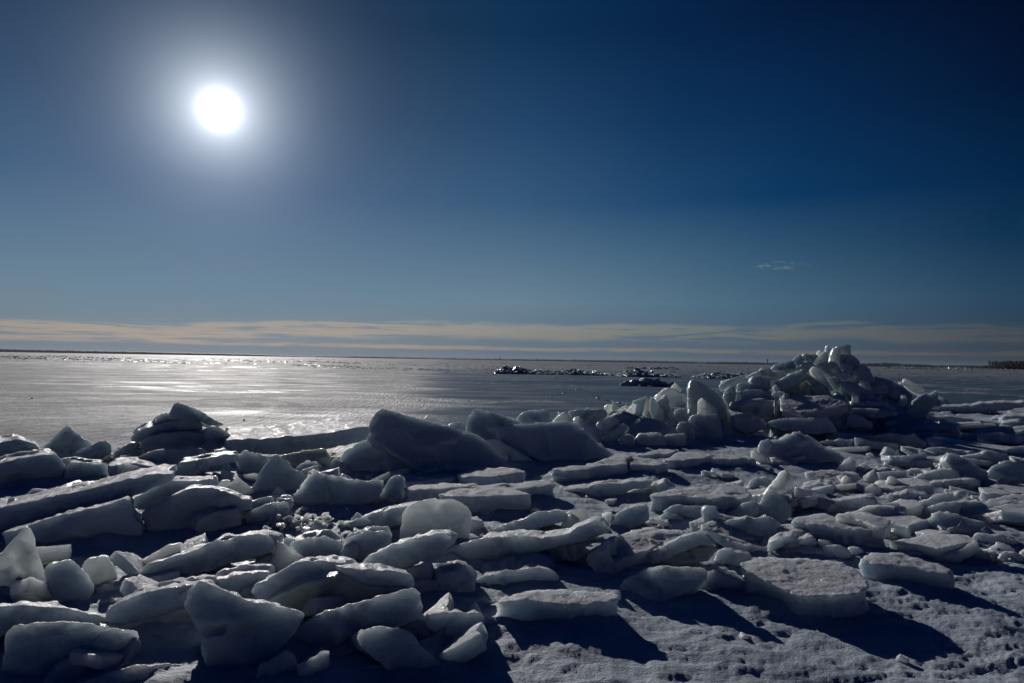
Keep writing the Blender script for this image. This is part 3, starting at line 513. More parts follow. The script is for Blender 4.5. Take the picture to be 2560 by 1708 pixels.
def mat_sea():
    m, t, p, out = material('smooth_sea_ice')
    P = t.new('ShaderNodeNewGeometry').outputs['Position']
    st = t.vm('MULTIPLY', P, (0.16, 0.5, 1)); st2 = t.vm('MULTIPLY', P, (0.03, 0.11, 1))
    s1 = t.noise(st, 1.0, 7, 0.62, 1.2); s2 = t.noise(st2, 1.0, 6, 0.6, 1.0)
    s3 = t.noise(t.vm('MULTIPLY', P, (0.006, 0.02, 1)), 1.0, 5, 0.6, 0.6)
    mask = t.mapr(t.m('ADD', t.m('MULTIPLY', s1, 0.5), t.m('MULTIPLY', s2, 0.5)), 0.43, 0.57)
    mask2 = t.mapr(s3, 0.42, 0.6)
    snow = t.m('MULTIPLY', t.mapr(s1, 0.44, 0.62), t.mapr(s2, 0.38, 0.6))
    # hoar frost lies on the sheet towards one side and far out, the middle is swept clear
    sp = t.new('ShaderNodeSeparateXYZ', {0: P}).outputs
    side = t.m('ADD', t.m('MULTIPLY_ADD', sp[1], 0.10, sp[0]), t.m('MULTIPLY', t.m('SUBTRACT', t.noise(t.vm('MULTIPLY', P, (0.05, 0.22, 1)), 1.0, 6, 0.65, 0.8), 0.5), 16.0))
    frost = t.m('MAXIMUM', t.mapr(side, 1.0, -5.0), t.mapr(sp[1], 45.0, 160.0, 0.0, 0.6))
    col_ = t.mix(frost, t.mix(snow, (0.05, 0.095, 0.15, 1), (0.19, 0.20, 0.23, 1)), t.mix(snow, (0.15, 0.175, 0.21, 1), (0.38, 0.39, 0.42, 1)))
    vor = t.new('ShaderNodeTexVoronoi', feature='DISTANCE_TO_EDGE')
    wv = t.new('ShaderNodeTexNoise'); t.set(wv.inputs['Vector'], t.vm('MULTIPLY', P, (0.12, 0.12, 1))); wv.inputs['Detail'].default_value = 5
    t.set(vor.inputs['Vector'], t.vm('ADD', t.vm('MULTIPLY', P, (0.045, 0.055, 0)), t.vm('MULTIPLY', wv.outputs['Color'], (0.55, 0.55, 0)))); vor.inputs['Scale'].default_value = 1.0
    crack = t.mapr(vor.outputs['Distance'], 0.012, 0.002)
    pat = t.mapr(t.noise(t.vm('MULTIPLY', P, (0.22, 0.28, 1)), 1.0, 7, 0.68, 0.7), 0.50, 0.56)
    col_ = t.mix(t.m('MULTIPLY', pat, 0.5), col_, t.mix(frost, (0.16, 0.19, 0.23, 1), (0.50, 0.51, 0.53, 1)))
    col_ = t.mix(t.m('MULTIPLY', crack, 0.8), col_, (0.55, 0.58, 0.60, 1))
    gsp = t.noise(t.vm('MULTIPLY', P, (30.0, 5.0, 1)), 1.0, 2, 0.9)
    gk = t.mapr(gsp, 0.36, 0.66, 0.45, 1.7)  # frost sparkle painted into the base colour as fine bright and dark speckle
    col_ = t.mix(frost, col_, t.mix(1.0, col_, t.new('ShaderNodeCombineXYZ', {0: gk, 1: gk, 2: gk}).outputs[0], 'MULTIPLY'))
    t.set(p.inputs['Base Color'], col_)
    smooth_ = t.m('MULTIPLY', t.mapr(s1, 0.52, 0.66), mask2)
    rr_ = t.m('SUBTRACT', t.mapr(frost, 0, 1, SEA_R[0], SEA_R[1], False), t.m('MULTIPLY', t.m('MULTIPLY', smooth_, frost), 0.34))
    t.set(p.inputs['Roughness'], t.m('ADD', rr_, t.m('MULTIPLY', pat, 0.10)))
    p.inputs['IOR'].default_value = 1.31
    t.set(p.inputs['Specular IOR Level'], t.m('MULTIPLY', t.mapr(frost, 0, 1, SEA_S[0], SEA_S[1], False), t.mapr(mask, 0, 1, 0.45, 1.25, False)))
    g1 = t.noise(t.vm('MULTIPLY', P, (26.0, 4.0, 1)), 1.0, 3, 0.8)
    g2 = t.noise(t.vm('MULTIPLY', P, (6.0, 0.8, 1)), 1.0, 3, 0.8)
    gr = t.m('ADD', g1, t.m('MULTIPLY', g2, 4.0))
    n = t.bump(t.noise(st, 5.0, 5, 0.6), 0.4, 0.06)
    n = t.bump(gr, t.m('MULTIPLY_ADD', frost, SEA_BUMP, 0.12), 0.06, n)
    t.l.new(n, p.inputs['Normal'])
    return m
M_SEA = mat_sea()

def mat_plain(name, col, rough=0.8):
    m, t, p, out = material(name)
    P = t.new('ShaderNodeNewGeometry').outputs['Position']
    n = t.noise(P, 0.02, 5, 0.6)
    t.set(p.inputs['Base Color'], t.mix(n, tuple(c*0.7 for c in col) + (1,), tuple(c*1.3 for c in col) + (1,)))
    p.inputs['Roughness'].default_value = rough
    return m
M_SHORE = mat_plain('wooded_shore', (0.045, 0.055, 0.05))
M_STONE = mat_plain('dark_stone', (0.06, 0.055, 0.05))
M_TOWER = mat_plain('tower_concrete', (0.12, 0.12, 0.12))
M_TREE = mat_plain('pine_foliage', (0.03, 0.04, 0.025))

# ------------------------------------------------------------------ generic helpers
def tag(o, label=None, cat=None, group=None, kind=None):
    if label: o['label'] = label
    if cat: o['category'] = cat
    if group: o['group'] = group
    if kind: o['kind'] = kind

def link_mesh(name, verts, faces, mat, parent=None, smooth=True, loc=None):
    me = bpy.data.meshes.new(name); me.from_pydata([tuple(v) for v in verts], [], faces)
    bm = bmesh.new(); bm.from_mesh(me); bmesh.ops.recalc_face_normals(bm, faces=bm.faces); bm.to_mesh(me); bm.free()
    if smooth: me.shade_smooth()
    me.materials.append(mat)
    o = bpy.data.objects.new(name, me); COL.objects.link(o)
    if loc is not None: o.location = loc
    if parent: o.parent = parent
    return o

TEX = {}
def clouds(ns):
    if ns not in TEX:
        x = bpy.data.textures.new('noise', 'CLOUDS'); x.noise_scale = ns; x.noise_depth = 3; TEX[ns] = x
    return TEX[ns]

def facets(ns):
    k = ('v', ns)
    if k not in TEX:
        x = bpy.data.textures.new('chips', 'VORONOI'); x.noise_scale = ns; x.distance_metric = 'DISTANCE'; TEX[k] = x
    return TEX[k]

def weather(o, voxel, s1, s2, it=3, n1=0.24, n2=0.055, chip=None):
    r = o.modifiers.new('r', 'REMESH'); r.mode = 'VOXEL'; r.voxel_size = voxel; r.use_smooth_shade = True
    s = o.modifiers.new('s', 'SMOOTH'); s.factor = 0.35; s.iterations = it
    for strength, ns in ((s1, n1), (s2, n2)):
        d = o.modifiers.new('d', 'DISPLACE'); d.texture = clouds(ns); d.strength = strength; d.mid_level = 0.5
        d.texture_coords = 'GLOBAL'
    if chip:
        d = o.modifiers.new('d', 'DISPLACE'); d.texture = facets(chip[1]); d.strength = chip[0]; d.mid_level = 0.4
        d.texture_coords = 'GLOBAL'

TILES = {'A': (0, 960, 3.672), 'B': (640, 960, 3.672), 'C': (1280, 960, 3.672), 'D': (1920, 960, 3.672),
         'E': (0, 1334, 3.672), 'F': (640, 1334, 3.672), 'G': (1280, 1334, 3.672), 'H': (1920, 1334, 3.672),
         'P': (1400, 840, 5.341), 'Q': (1800, 840, 5.341), 'R': (2120, 880, 5.341)}
NAMES = {'p': ('ice_plate', 'ice plate'), 'b': ('ice_block', 'ice block'), 'r': ('ice_shard', 'ice shard'),
         'c': ('ice_chunk', 'ice chunk'), 'l': ('ice_lump', 'ice lump')}
GROUPS = {'A': 'ice pieces of the middle ridge', 'B': 'ice pieces of the middle ridge', 'C': 'ice pieces of the flats',
          'D': 'ice pieces of the rubble field', 'E': 'ice pieces of the front heap', 'F': 'ice pieces of the front heap',
          'G': 'ice pieces of the front heap', 'H': 'ice pieces of the rubble field',
          'P': 'ice pieces of the high pile', 'Q': 'ice pieces of the high pile', 'R': 'ice pieces of the high pile'}
SUPPORT = []          # (x, y, z_bottom, radius) of every placed piece: the snow bed rises under the ones that sit high

def rough_outline(pts, rnd, amp, seg):
    out = []
    n = len(pts)
    for i in range(n):
        a, b = Vector(pts[i]), Vector(pts[(i+1) % n])
        L = (b - a).length
        k = max(1, int(L/seg))
        nrm = Vector((-(b-a).y, (b-a).x)).normalized() if L > 0 else Vector((0, 0))
        for j in range(k):
            q = a.lerp(b, j/k)
            if j: q = q + nrm * rnd.uniform(-amp, amp)
            out.append((q.x, q.y))
    return out

def ice_piece(idx, tile, kind, yb, az, el, t, pts, label):
    rnd = random.Random(1000 + idx)
    x0, y0, s = TILES[tile]
    src = [(x0 + a/s, y0 + b/s) for a, b in pts]
    src = rough_outline(src, rnd, 2.2, 13)
    cx = sum(p[0] for p in src)/len(src); cy = sum(p[1] for p in src)/len(src)
    r = ray(cx, cy)
    if yb.startswith('z'):
        p0 = ground(cx, cy, float(yb[1:]))
    else:
        k = r.z/r.y
        if yb == 'p': D = (14.4 + 1.7*CAM_H)/(1 - 1.7*k)
        elif yb == 'q': D = (9.9 + 0.8*CAM_H)/(1 - 0.8*k)
        else: D = ground(cx, float(yb)).y
        p0 = CAM + r*(D/r.y)
    a0 = math.atan2(r.x, r.y); az = math.radians(az); el = math.radians(el)
    f = Vector((-math.sin(a0), -math.cos(a0), 0)); rt = Vector((math.cos(a0), -math.sin(a0), 0))
    n = (f*math.cos(az) + rt*math.sin(az))*math.cos(el) + Vector((0, 0, math.sin(el)))
    front = [on_plane(x, y, p0, n) for x, y in src]
    c = sum(front, Vector())/len(front)
    size = max((q - c).length for q in front)
    t *= rnd.uniform(0.95, 1.1)
    vox = max(min(max(p0.y*0.0023, 0.008), t/5.0, size/8.0), 0.006)
    front = [q + (q - c).normalized()*vox*0.7 for q in front]
    sh = rnd.uniform(0.88, 0.98) if el < 1.2 else rnd.uniform(0.97, 1.03)
    side = rt*rnd.uniform(-0.12, 0.12)*t
    back = [c + (q - c)*sh - n*t*rnd.uniform(0.93, 1.05) + side for q in front]
    # keep the buried side from poking far below the snow
    for q in back + front: q.z = max(q.z, -0.12)
    base = Vector((c.x - n.x*t/2, c.y - n.y*t/2, min(q.z for q in back + front)))
    m = len(front)
    verts = []; faces = []
    # broken side: rings between the two faces step in and out where layers of the ice sheared off
    rings = [front]
    nr = 3 if t > 0.12 else 1
    for j in range(1, nr+1):
        u = j/(nr+1) + rnd.uniform(-0.08, 0.08)
        off = rnd.uniform(-0.22, 0.08)*min(t, 0.3)
        rings.append([a_.lerp(b_, u) + (a_ - c).normalized()*(off + rnd.uniform(-0.05, 0.05)*min(t, 0.3)) for a_, b_ in zip(front, back)])
    rings.append(back)
    for rg in rings: verts += rg
    for j in range(len(rings)-1):
        faces += [[j*m+i, (j+1)*m+i, (j+1)*m+(i+1) % m, j*m+(i+1) % m] for i in range(m)]
    # fracture facets on both faces
    e1 = rt if abs(n.dot(rt)) < 0.9 else Vector((0, 0, 1)); e1 = (e1 - n*e1.dot(n)).normalized(); e2 = n.cross(e1)
    flat = el > math.radians(60)
    for ring, sg, k0 in ((front, 1, 0), (back, -1, (len(rings)-1)*m)):
        p2 = [Vector(((q-c).dot(e1), (q-c).dot(e2))) for q in ring]
        inner = []
        for _ in range(rnd.randint(5, 9) if size > 0.25 else 3):
            a_, b_, w = rnd.choice(p2), rnd.choice(p2), rnd.uniform(0.25, 0.75)
            q = a_.lerp(b_, w)*rnd.uniform(0.3, 0.85); inner.append(q)
        try:
            ov, oe, of, m1, m2, m3 = delaunay_2d_cdt(p2 + inner, [], [list(range(m))], 1, 1e-5)
            if not of: raise ValueError
            idxmap = {}
            for vi, q in enumerate(ov):
                src_ = [o_ for o_ in m1[vi] if o_ < m]
                if src_: idxmap[vi] = k0 + src_[0]
                else:
                    amp = min(0.8*t, 0.2*size, 0.11)*(0.2 if flat else 1.0)
                    dist_e = min((q - p_).length for p_ in p2)
                    h = rnd.uniform(-0.7, 1.0)*amp*min(1, dist_e/(0.15*size))
                    cc = c if sg == 1 else c
                    base_pt = ring[0] + e1*(q - p2[0]).x + e2*(q - p2[0]).y
                    verts.append(base_pt + n*h*sg); idxmap[vi] = len(verts)-1
            for f_ in of: faces.append([idxmap[v_] for v_ in f_])
        except Exception:
            faces.append([k0+i for i in range(m)])
    for q in verts: q.z = max(q.z, -0.12)
    verts = [q - base for q in verts]
    name, cat = NAMES[kind]
    if 'yellow' in label or 'green' in label or 'olive' in label or 'warm toned' in label: mat = M_OLIVE
    elif t < 0.16 and kind in 'rpc' and not 'snow' in label: mat = M_CLEAR
    elif 'snow' in label or 'floe' in label or 'flat' in label: mat = M_SNOWY
    elif tile in 'PQ' and not 'dark' in label: mat = M_GLAZE
    else: mat = M_ICE
    o = link_mesh(name, verts, faces, mat, loc=base)
    rough = 1.6 if kind == 'l' else 1.0
    weather(o, vox, min(0.016, 0.07*t, 0.04*size)*rough, min(0.016, 0.09*t)*rough, it=1 if kind != 'l' else 3,
            n1=0.22 if size > 0.3 else 0.12, n2=0.05, chip=(min(0.012, 0.06*t), 0.13 if size > 0.3 else 0.07))
    tag(o, label, cat, GROUPS[tile], 'thing')
    SUPPORT.append((c.x - n.x*t/2, c.y - n.y*t/2, base.z, size))
    return o

idx = 0
for line in DATA.strip().split('\n'):
    head, pl, label = line.split('|')
    tile, kind, yb, az, el, t = head.split()
    pts = [tuple(float(v) for v in q.split(',')) for q in pl.split()]
    ice_piece(idx, tile, kind, yb, float(az), float(el), float(t), pts, label.strip())
    idx += 1

# ------------------------------------------------------------------ numpy noise
_rng = np.random.RandomState(7)
PERM = _rng.permutation(512); PERM = np.concatenate([PERM, PERM, PERM])
GR = _rng.uniform(0, 2*np.pi, 512)
def pnoise(x, y):
    xi = np.floor(x).astype(int); yi = np.floor(y).astype(int)
    xf = x - xi; yf = y - yi; xi &= 511; yi &= 511
    def g(ix, iy, dx, dy):
        h = GR[PERM[(PERM[ix & 511] + iy) & 511]]
        return np.cos(h)*dx + np.sin(h)*dy
    u = xf*xf*xf*(xf*(xf*6-15)+10); v = yf*yf*yf*(yf*(yf*6-15)+10)
    a = g(xi, yi, xf, yf); b = g(xi+1, yi, xf-1, yf); c = g(xi, yi+1, xf, yf-1); d = g(xi+1, yi+1, xf-1, yf-1)
    return (a*(1-u)+b*u)*(1-v) + (c*(1-u)+d*u)*v
def fbm(x, y, o=4, g=0.5):
    s = 0; a = 1
    for k in range(o):
        s = s + a*pnoise(x*2**k + 13.7*k, y*2**k + 7.3*k); a *= g
    return s

# ------------------------------------------------------------------ snow bed
BND = [(-600, 7.0), (0, 9.6), (500, 10.6), (1000, 12.5), (1400, 16.0), (1800, 21.0), (2200, 27.0), (2560, 31.0), (3200, 34.0)]
def bound_at(azm):
    xs = [math.atan2(ray(p, 902).x, ray(p, 902).y) for p, _ in BND]
    return np.interp(azm, xs, [d for _, d in BND])

def pile_height(x, y):
    """snow-choked core under the high pile and the ridges, always below the traced pieces' tops"""
    z = np.zeros_like(x)
    def cone(px, D, h, rx, ry):
        c = CAM + ray(px, 902)*1.0
        a = math.atan2(ray(px, 902).x, ray(px, 902).y)
        cxx, cyy = math.tan(a)*D, D
        d = np.sqrt(((x-cxx)/rx)**2 + ((y-cyy)/ry)**2)
        return h*np.clip(1-d, 0, 1)**1.2
    z = np.maximum(z, cone(2090, 18.2, 1.55, 2.6, 3.4))
    z = np.maximum(z, cone(1900, 17.0, 0.95, 2.4, 2.2))
    z = np.maximum(z, cone(1730, 16.2, 0.7, 1.7, 1.2))
    z = np.maximum(z, cone(1560, 14.6, 0.5, 1.8, 1.0))
    z = np.maximum(z, cone(430, 10.7, 0.45, 1.2, 0.7))
    return z

def snow_bed():
    front = np.radians(np.linspace(-47, 47, 900))
    rest = np.radians(np.linspace(47, 313, 60))[1:-1]
    th = np.concatenate([front, rest])
    rr = 0.7*np.power(46/0.7, np.linspace(0, 1, 620))
    T, R = np.meshgrid(th, rr)
    X = R*np.sin(T); Y = R*np.cos(T)
    azm = np.where(T > math.pi, T-2*math.pi, T)
    B = bound_at(np.clip(azm, -1.2, 1.2))
    D = Y
    fade = np.clip((B - np.where(D > 0, D, -D*0))/1.2, 0, 1)
    base = 0.03 + 0.05*fbm(X*0.35, Y*0.35, 3)
    wav = 0.035*fbm(X*1.3+5, Y*1.5, 4, 0.55)
    rid = np.abs(fbm(X*1.6, Y*4.2+9, 4, 0.6)); crust = -0.020*np.clip(0.22-rid, 0, 1)/0.22
    # broken plates of crust: little steps
    q = fbm(X*2.2+40, Y*5.2, 4, 0.6); step = 0.012/(1+np.exp(-(q-0.12)*28))
    patch = np.clip(fbm(X*0.5+21, Y*0.5+3, 2)*2.2+0.45, 0, 1)
    fine = 0.007*fbm(X*7+3*0.2*fbm(X,Y,2), Y*15, 4, 0.62)
    lum = np.clip(fbm(X*5.0+3, Y*9.0, 3, 0.6)-0.30, 0, 1)*0.012
    Z = base + wav*1.15 + (crust + step + lum)*(0.4+0.3*patch) + fine
    Z = Z + pile_height(X, Y)
    # the bed rises to meet pieces that rest on others, so nothing hangs in the air
    # wind has banked snow against the feet of the pieces
    drift = np.zeros_like(Z)
    for k_, (sx, sy, sz, sr) in enumerate(SUPPORT):
        if sz < 0.12 and sr < 3:
            ra = sr*0.95 + 0.10; rb = sr*0.55 + 0.14
            d2 = ((X-sx)/ra)**2 + ((Y-sy)/rb)**2
            near = d2 < 3
            if near.any():
                drift[near] = np.maximum(drift[near], min(0.085, 0.03+0.10*sr)*(0.5+0.5*((k_*37) % 10)/10)*np.exp(-d2[near]**2*0.8))
    Z = Z + drift*(0.75+0.9*fbm(X*2.4+8, Y*2.6, 3))
    for (sx, sy, sz, sr) in SUPPORT:
        if sz > 0.06 and sr < 3:
            rad = min(sr, 0.55)*0.55
            d2 = ((X-sx)**2 + (Y-sy-0.12)**2)/(rad*rad)
            near = d2 < 4
            if near.any():
                bumpz = (min(sz, 1.1)+0.02)*np.exp(-d2[near]*1.2)
                Z[near] = np.maximum(Z[near], bumpz)
    Z = np.where(fade < 1, Z*fade - (1-fade)*0.05, Z)
    nr, nt = T.shape
    verts = np.stack([X, Y, Z], -1).reshape(-1, 3)
    i = np.arange(nr-1)[:, None]*nt + np.arange(nt-1)[None, :]
    f = np.stack([i, i+nt, i+nt+1, i+1], -1).reshape(-1, 4)
    w = np.arange(nr-1)*nt + nt-1; w2 = np.arange(nr-1)*nt
    f = np.concatenate([f, np.stack([w, w+nt, w2+nt, w2], -1)])
    cv = len(verts); verts = np.concatenate([verts, [[0, 0, 0.03]]])
    me = bpy.data.meshes.new('snow_ground')
    me.vertices.add(len(verts)); me.vertices.foreach_set('co', verts.ravel())
    tri = np.stack([np.arange(nt), (np.arange(nt)+1) % nt, np.full(nt, cv)], -1)
    loops = np.concatenate([f.ravel(), tri.ravel()])
    me.loops.add(len(loops)); me.loops.foreach_set('vertex_index', loops)
    starts = np.concatenate([np.arange(len(f))*4, len(f)*4 + np.arange(nt)*3])
    me.polygons.add(len(starts)); me.polygons.foreach_set('loop_start', starts)
    me.update(calc_edges=True); me.validate()
    me.shade_smooth(); me.materials.append(M_SNOW)
    # normals up
    if me.polygons[0].normal.z < 0: me.flip_normals()
    o = bpy.data.objects.new('snow_ground', me); COL.objects.link(o); tag(o, kind='structure')
    return o
bed = snow_bed()

# ------------------------------------------------------------------ frozen sea to the horizon
def sea():
    # one sheet: fine enough near by, out to the horizon
    rings = [0.0] + list(np.power(10, np.linspace(0.5, 4.06, 56))); n = 96
    vs = [(0, 0, 0)]; fs = []
    for r in rings[1:]:
        for k in range(n):
            a = 2*math.pi*k/n; vs.append((r*math.sin(a), r*math.cos(a), 0))
    for k in range(n): fs.append((0, 1+k, 1+(k+1) % n))
    for j in range(len(rings)-2):
        for k in range(n):
            a = 1+j*n; fs.append((a+k, a+n+k, a+n+(k+1) % n, a+(k+1) % n))
    me = bpy.data.meshes.new('sea_ice'); me.from_pydata(vs, [], fs); me.update()
    if me.polygons[0].normal.z < 0: me.flip_normals()
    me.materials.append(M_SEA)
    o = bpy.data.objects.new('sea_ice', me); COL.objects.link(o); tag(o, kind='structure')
sea()

# ------------------------------------------------------------------ rubble
def chunk_geo(rnd, c, s, flat=0.5):
    """one irregular broken piece: a skewed, cut box with uneven corners"""
    R = Matrix.Rotation(rnd.uniform(0, 6.28), 3, 'Z') @ Matrix.Rotation(rnd.uniform(-0.9, 0.9), 3, 'X') @ Matrix.Rotation(rnd.uniform(-0.7, 0.7), 3, 'Y')
    dx, dy, dz = s*rnd.uniform(0.6, 1.3), s*rnd.uniform(0.5, 1.1), s*rnd.uniform(0.25, 0.7)*flat*2
    v = []
    for x, y, z in ((-1,-1,-1),(1,-1,-1),(1,1,-1),(-1,1,-1),(-1,-1,1),(1,-1,1),(1,1,1),(-1,1,1)):
        q = Vector((x*dx*rnd.uniform(0.55, 1.0), y*dy*rnd.uniform(0.55, 1.0), z*dz*rnd.uniform(0.6, 1.0)))
        v.append(c + R @ q*0.5)
    f = [(0,3,2,1),(4,5,6,7),(0,1,5,4),(1,2,6,5),(2,3,7,6),(3,0,4,7)]
    return v, f

def rubble(name, items, mat, label, cat=None, kind='stuff', seed=3, flat=0.5):
    rnd = random.Random(seed); V = []; Fc = []
    for c, s in items:
        v, f = chunk_geo(rnd, c, s, flat); b = len(V)
        if flat < 0.3:
            for q in v: q.z = c.z + (q.z - c.z)*0.45; q.x = c.x + (q.x - c.x)*2.0
        V += v; Fc += [tuple(i+b for i in q) for q in f]
    o = link_mesh(name, V, Fc, mat, smooth=False)
    tag(o, label, cat, None, kind)
    return o

def ridge_items(rnd, prof, ybase, dens, depth, smin, smax):
    """prof: list of (px, top_px_height) along a far ridge; returns chunk centres heaped under that profile"""
    it = []
    for _ in range(dens):
        i = rnd.randrange(len(prof)-1); u = rnd.random()
        px = prof[i][0]*(1-u) + prof[i+1][0]*u; hp = prof[i][1]*(1-u) + prof[i+1][1]*u
        yb = ybase(px); g = ground(px, yb); D = g.y
        h = hp*D/F0
        o = rnd.uniform(-1, 1)
        z = h*(1-abs(o))*rnd.random()**0.6
        s = rnd.uniform(smin, smax)*(0.5+0.5*min(1, h/1.0))
        it.append((Vector((g.x, g.y + depth*(o+0.6), z*0.95)), s))
    return it
rnd = random.Random(11)
M_FAR = mat_ice('far_ice', sss=0.0, snow=0.35, rough=(0.3, 0.55))
hz = lambda px: 881 + 0.0165*px
def far_ridge(prof, off, dens, depth, smin, smax, label, seed):
    rubble('ice_rubble', ridge_items(random.Random(seed), prof, lambda px: hz(px)+off, dens, depth, smin, smax), M_GLAZE, label, 'ice rubble', 'stuff', seed, 0.31)
far_ridge([(1236, 4), (1255, 20), (1290, 17), (1330, 11), (1380, 10), (1430, 14), (1450, 11), (1490, 8), (1540, 3)], 33, 1100, 2.2, 0.3, 0.95,
          'dark jagged band of heaped broken ice far out, longest on the frozen bay', 21)
far_ridge([(1552, 4), (1575, 19), (1600, 21), (1640, 12), (1680, 9), (1700, 4)], 35, 650, 2.2, 0.3, 0.9,
          'heaped ice band farther out behind the standing shards', 22)
far_ridge([(1750, 3), (1775, 14), (1830, 15), (1870, 14), (1930, 8)], 36, 480, 2.0, 0.3, 0.85,
          'heaped ice band far out just behind the sunny shoulder of the pile', 23)
far_ridge([(1570, 2), (1585, 7), (1620, 3), (1650, 7), (1690, 6), (1700, 1)], 15, 90, 4, 0.6, 1.4,
          'two faint dark heaps of ice farthest out beneath the long shore', 24)
far_ridge([(2240, 4), (2262, 9), (2310, 5), (2400, 7), (2440, 6), (2560, 4)], 4, 900, 14, 0.5, 1.6,
          'pale broken ice rim along the far shore past the high pile', 25)
# crumbs of ice strewn over the distant sheet
it = []
for _ in range(1700):
    px = rnd.uniform(-500, 3000); off = rnd.uniform(5, 34)
    if px < 900: off = rnd.choice([rnd.uniform(4.5, 8), rnd.uniform(9, 13), rnd.uniform(12, 20)])
    elif rnd.random() < 0.5: off = rnd.uniform(5, 18)
    g = ground(px, hz(px) + off)
    it.append((Vector((g.x, g.y, 0.05)), rnd.uniform(0.12, 0.34)*(0.35 + g.y/170)))
for (a, b, off, k) in ((0, 330, 10, 240), (150, 420, 15, 160), (320, 480, 19, 120), (560, 900, 12, 200), (730, 900, 22, 110), (780, 1250, 26, 130), (0, 120, 14, 90)):
    for _ in range(k):
        px = rnd.uniform(a, b); o2 = off + rnd.gauss(0, 0.8) + 1.2*math.sin(px*0.03)
        g = ground(px, hz(px)+max(o2, 4)); it.append((Vector((g.x, g.y, 0.1)), rnd.uniform(0.18, 0.5)*(0.3+g.y/220)))
rubble('ice_rubble', it, M_FAR, 'tiny ice crumbs strewn in lines over the distant frozen bay', 'ice rubble', 'stuff', 31, 0.2)

# low lens-shaped mound out on the sheet
def low_mound():
    rn = random.Random(5); V = []; Fc = []
    g = ground(1622, 966)
    for k in range(11):
        u = (k-5)/5.0
        hgt = 0.5*(1-abs(u)**1.6)+0.1
        v, f = chunk_geo(rn, g + Vector((u*1.45, 0.3+rn.uniform(-.1,.1), hgt*0.45)), 0.8, 0.6)
        # stretch upright
        b = len(V); V += v; Fc += [tuple(i+b for i in q) for q in f]
    base = Vector((g.x, g.y+0.2, 0))
    o = link_mesh('ice_mound', [v-base for v in V], Fc, M_GLAZE, loc=base)
    weather(o, 0.07, 0.06, 0.03, it=2)
    tag(o, 'low lens shaped heap of ice alone on the sheet behind the small rhombic shard', 'ice mound', None, 'thing')
low_mound()

# thin crumbly pressure crack between the flats of the sheet
it = []
rn = random.Random(8)
path = [(1448, 972), (1490, 985), (1495, 998), (1530, 1005), (1570, 1011), (1600, 1016)]
for i in range(len(path)-1):
    for k in range(26):
        u = rn.random(); px = path[i][0]*(1-u)+path[i+1][0]*u; py = path[i][1]*(1-u)+path[i+1][1]*u
        g = ground(px, py); it.append((g + Vector((rn.gauss(0, .08), rn.gauss(0, .2), 0.0)), rn.uniform(0.03, 0.09)))
for k in range(40):
    u = rn.random(); g = ground(1365+u*85, 998-u*26+rn.gauss(0, .6)); it.append((g+Vector((0, 0, 0.01)), rn.uniform(.03, .08)))
rubble('ice_crumbs', it, M_FAR, 'bright crumbly crack line running across the smooth grey sheet', 'ice crumbs', 'stuff', 9)

# ------------------------------------------------------------------ small loose pieces: prototypes copied in a loop
protos = []
for k in range(7):
    rn = random.Random(60+k)
    v, f = chunk_geo(rn, Vector((0, 0, 0)), 0.3, (0.5, 0.25, 0.35)[k % 3])
    mn = min(q.z for q in v)
    v = [q - Vector((0, 0, mn)) for q in v]
    o = link_mesh('ice_fragment', v, f, (M_ICE, M_GLAZE, M_SNOWY)[k % 3])
    weather(o, 0.009, 0.022, 0.010, it=1, n1=0.12, n2=0.04)
    dg = bpy.context.evaluated_depsgraph_get()
    me = bpy.data.meshes.new_from_object(o.evaluated_get(dg)); me.shade_smooth()
    o.modifiers.clear(); o.data = me
    protos.append(o)
ZONES = [  # px0, px1, y0, y1, count, smin, smax, label
    (620, 980, 1320, 1400, 26, 0.25, 0.7, 'small glinting ice fragment in the sparkling crumbs beside the broad glassy block', 'glinting fragments of the front heap'),
    (380, 1150, 1215, 1300, 22, 0.3, 0.9, 'small ice fragment lying in the shaded trough behind the front heap', 'fragments in the shaded trough'),
    (1500, 2560, 1230, 1400, 44, 0.2, 0.7, 'small ice fragment among the plates of the rubble field', 'fragments of the rubble field'),
    (2050, 2560, 1040, 1230, 22, 0.3, 1.0, 'small ice fragment between the far plates past the high pile', 'fragments of the far plates'),
    (1400, 1800, 1165, 1215, 22, 0.2, 0.6, 'small snow crumb on the bare flats below the high pile', 'crumbs on the bare flats'),
    (1250, 2500, 1440, 1690, 26, 0.08, 0.26, 'tiny ice chip lying on the open snow', 'chips on the open snow'),
    (60, 1250, 1400, 1700, 46, 0.15, 0.55, 'small broken ice fragment in a gap of the front heap', 'fragments in gaps of the front heap'),
    (0, 1250, 1180, 1330, 22, 0.3, 0.8, 'small broken ice fragment in a gap of the middle ridge', 'fragments of the middle ridge'),
    (1430, 1760, 1030, 1110, 20, 0.5, 1.1, 'small ice fragment jammed between the standing shards', 'fragments among the standing shards'),
]
PILE_Z = lambda x, y: float(pile_height(np.array([x]), np.array([y]))[0])
n_used = 0
def put_fragment(loc, s, label, group, rn):
    global n_used
    src = protos[n_used % 7]
    o = src if n_used < 7 else src.copy()
    if n_used >= 7: COL.objects.link(o)
    o.location = loc; o.scale = (s*rn.uniform(.8, 1.3), s, s*rn.uniform(.7, 1.1))
    o.rotation_euler = (rn.uniform(-.3, .3), rn.uniform(-.3, .3), rn.uniform(0, 6.28))
    tag(o, label, 'ice fragment', group, 'thing'); n_used += 1
rn = random.Random(77)
for (a, b, y0, y1, cnt, s0, s1, lab, grp) in ZONES:
    for _ in range(cnt):
        g = ground(rn.uniform(a, b), rn.uniform(y0, y1))
        put_fragment(Vector((g.x, g.y, 0.0 + PILE_Z(g.x, g.y))), rn.uniform(s0, s1), lab, grp, rn)
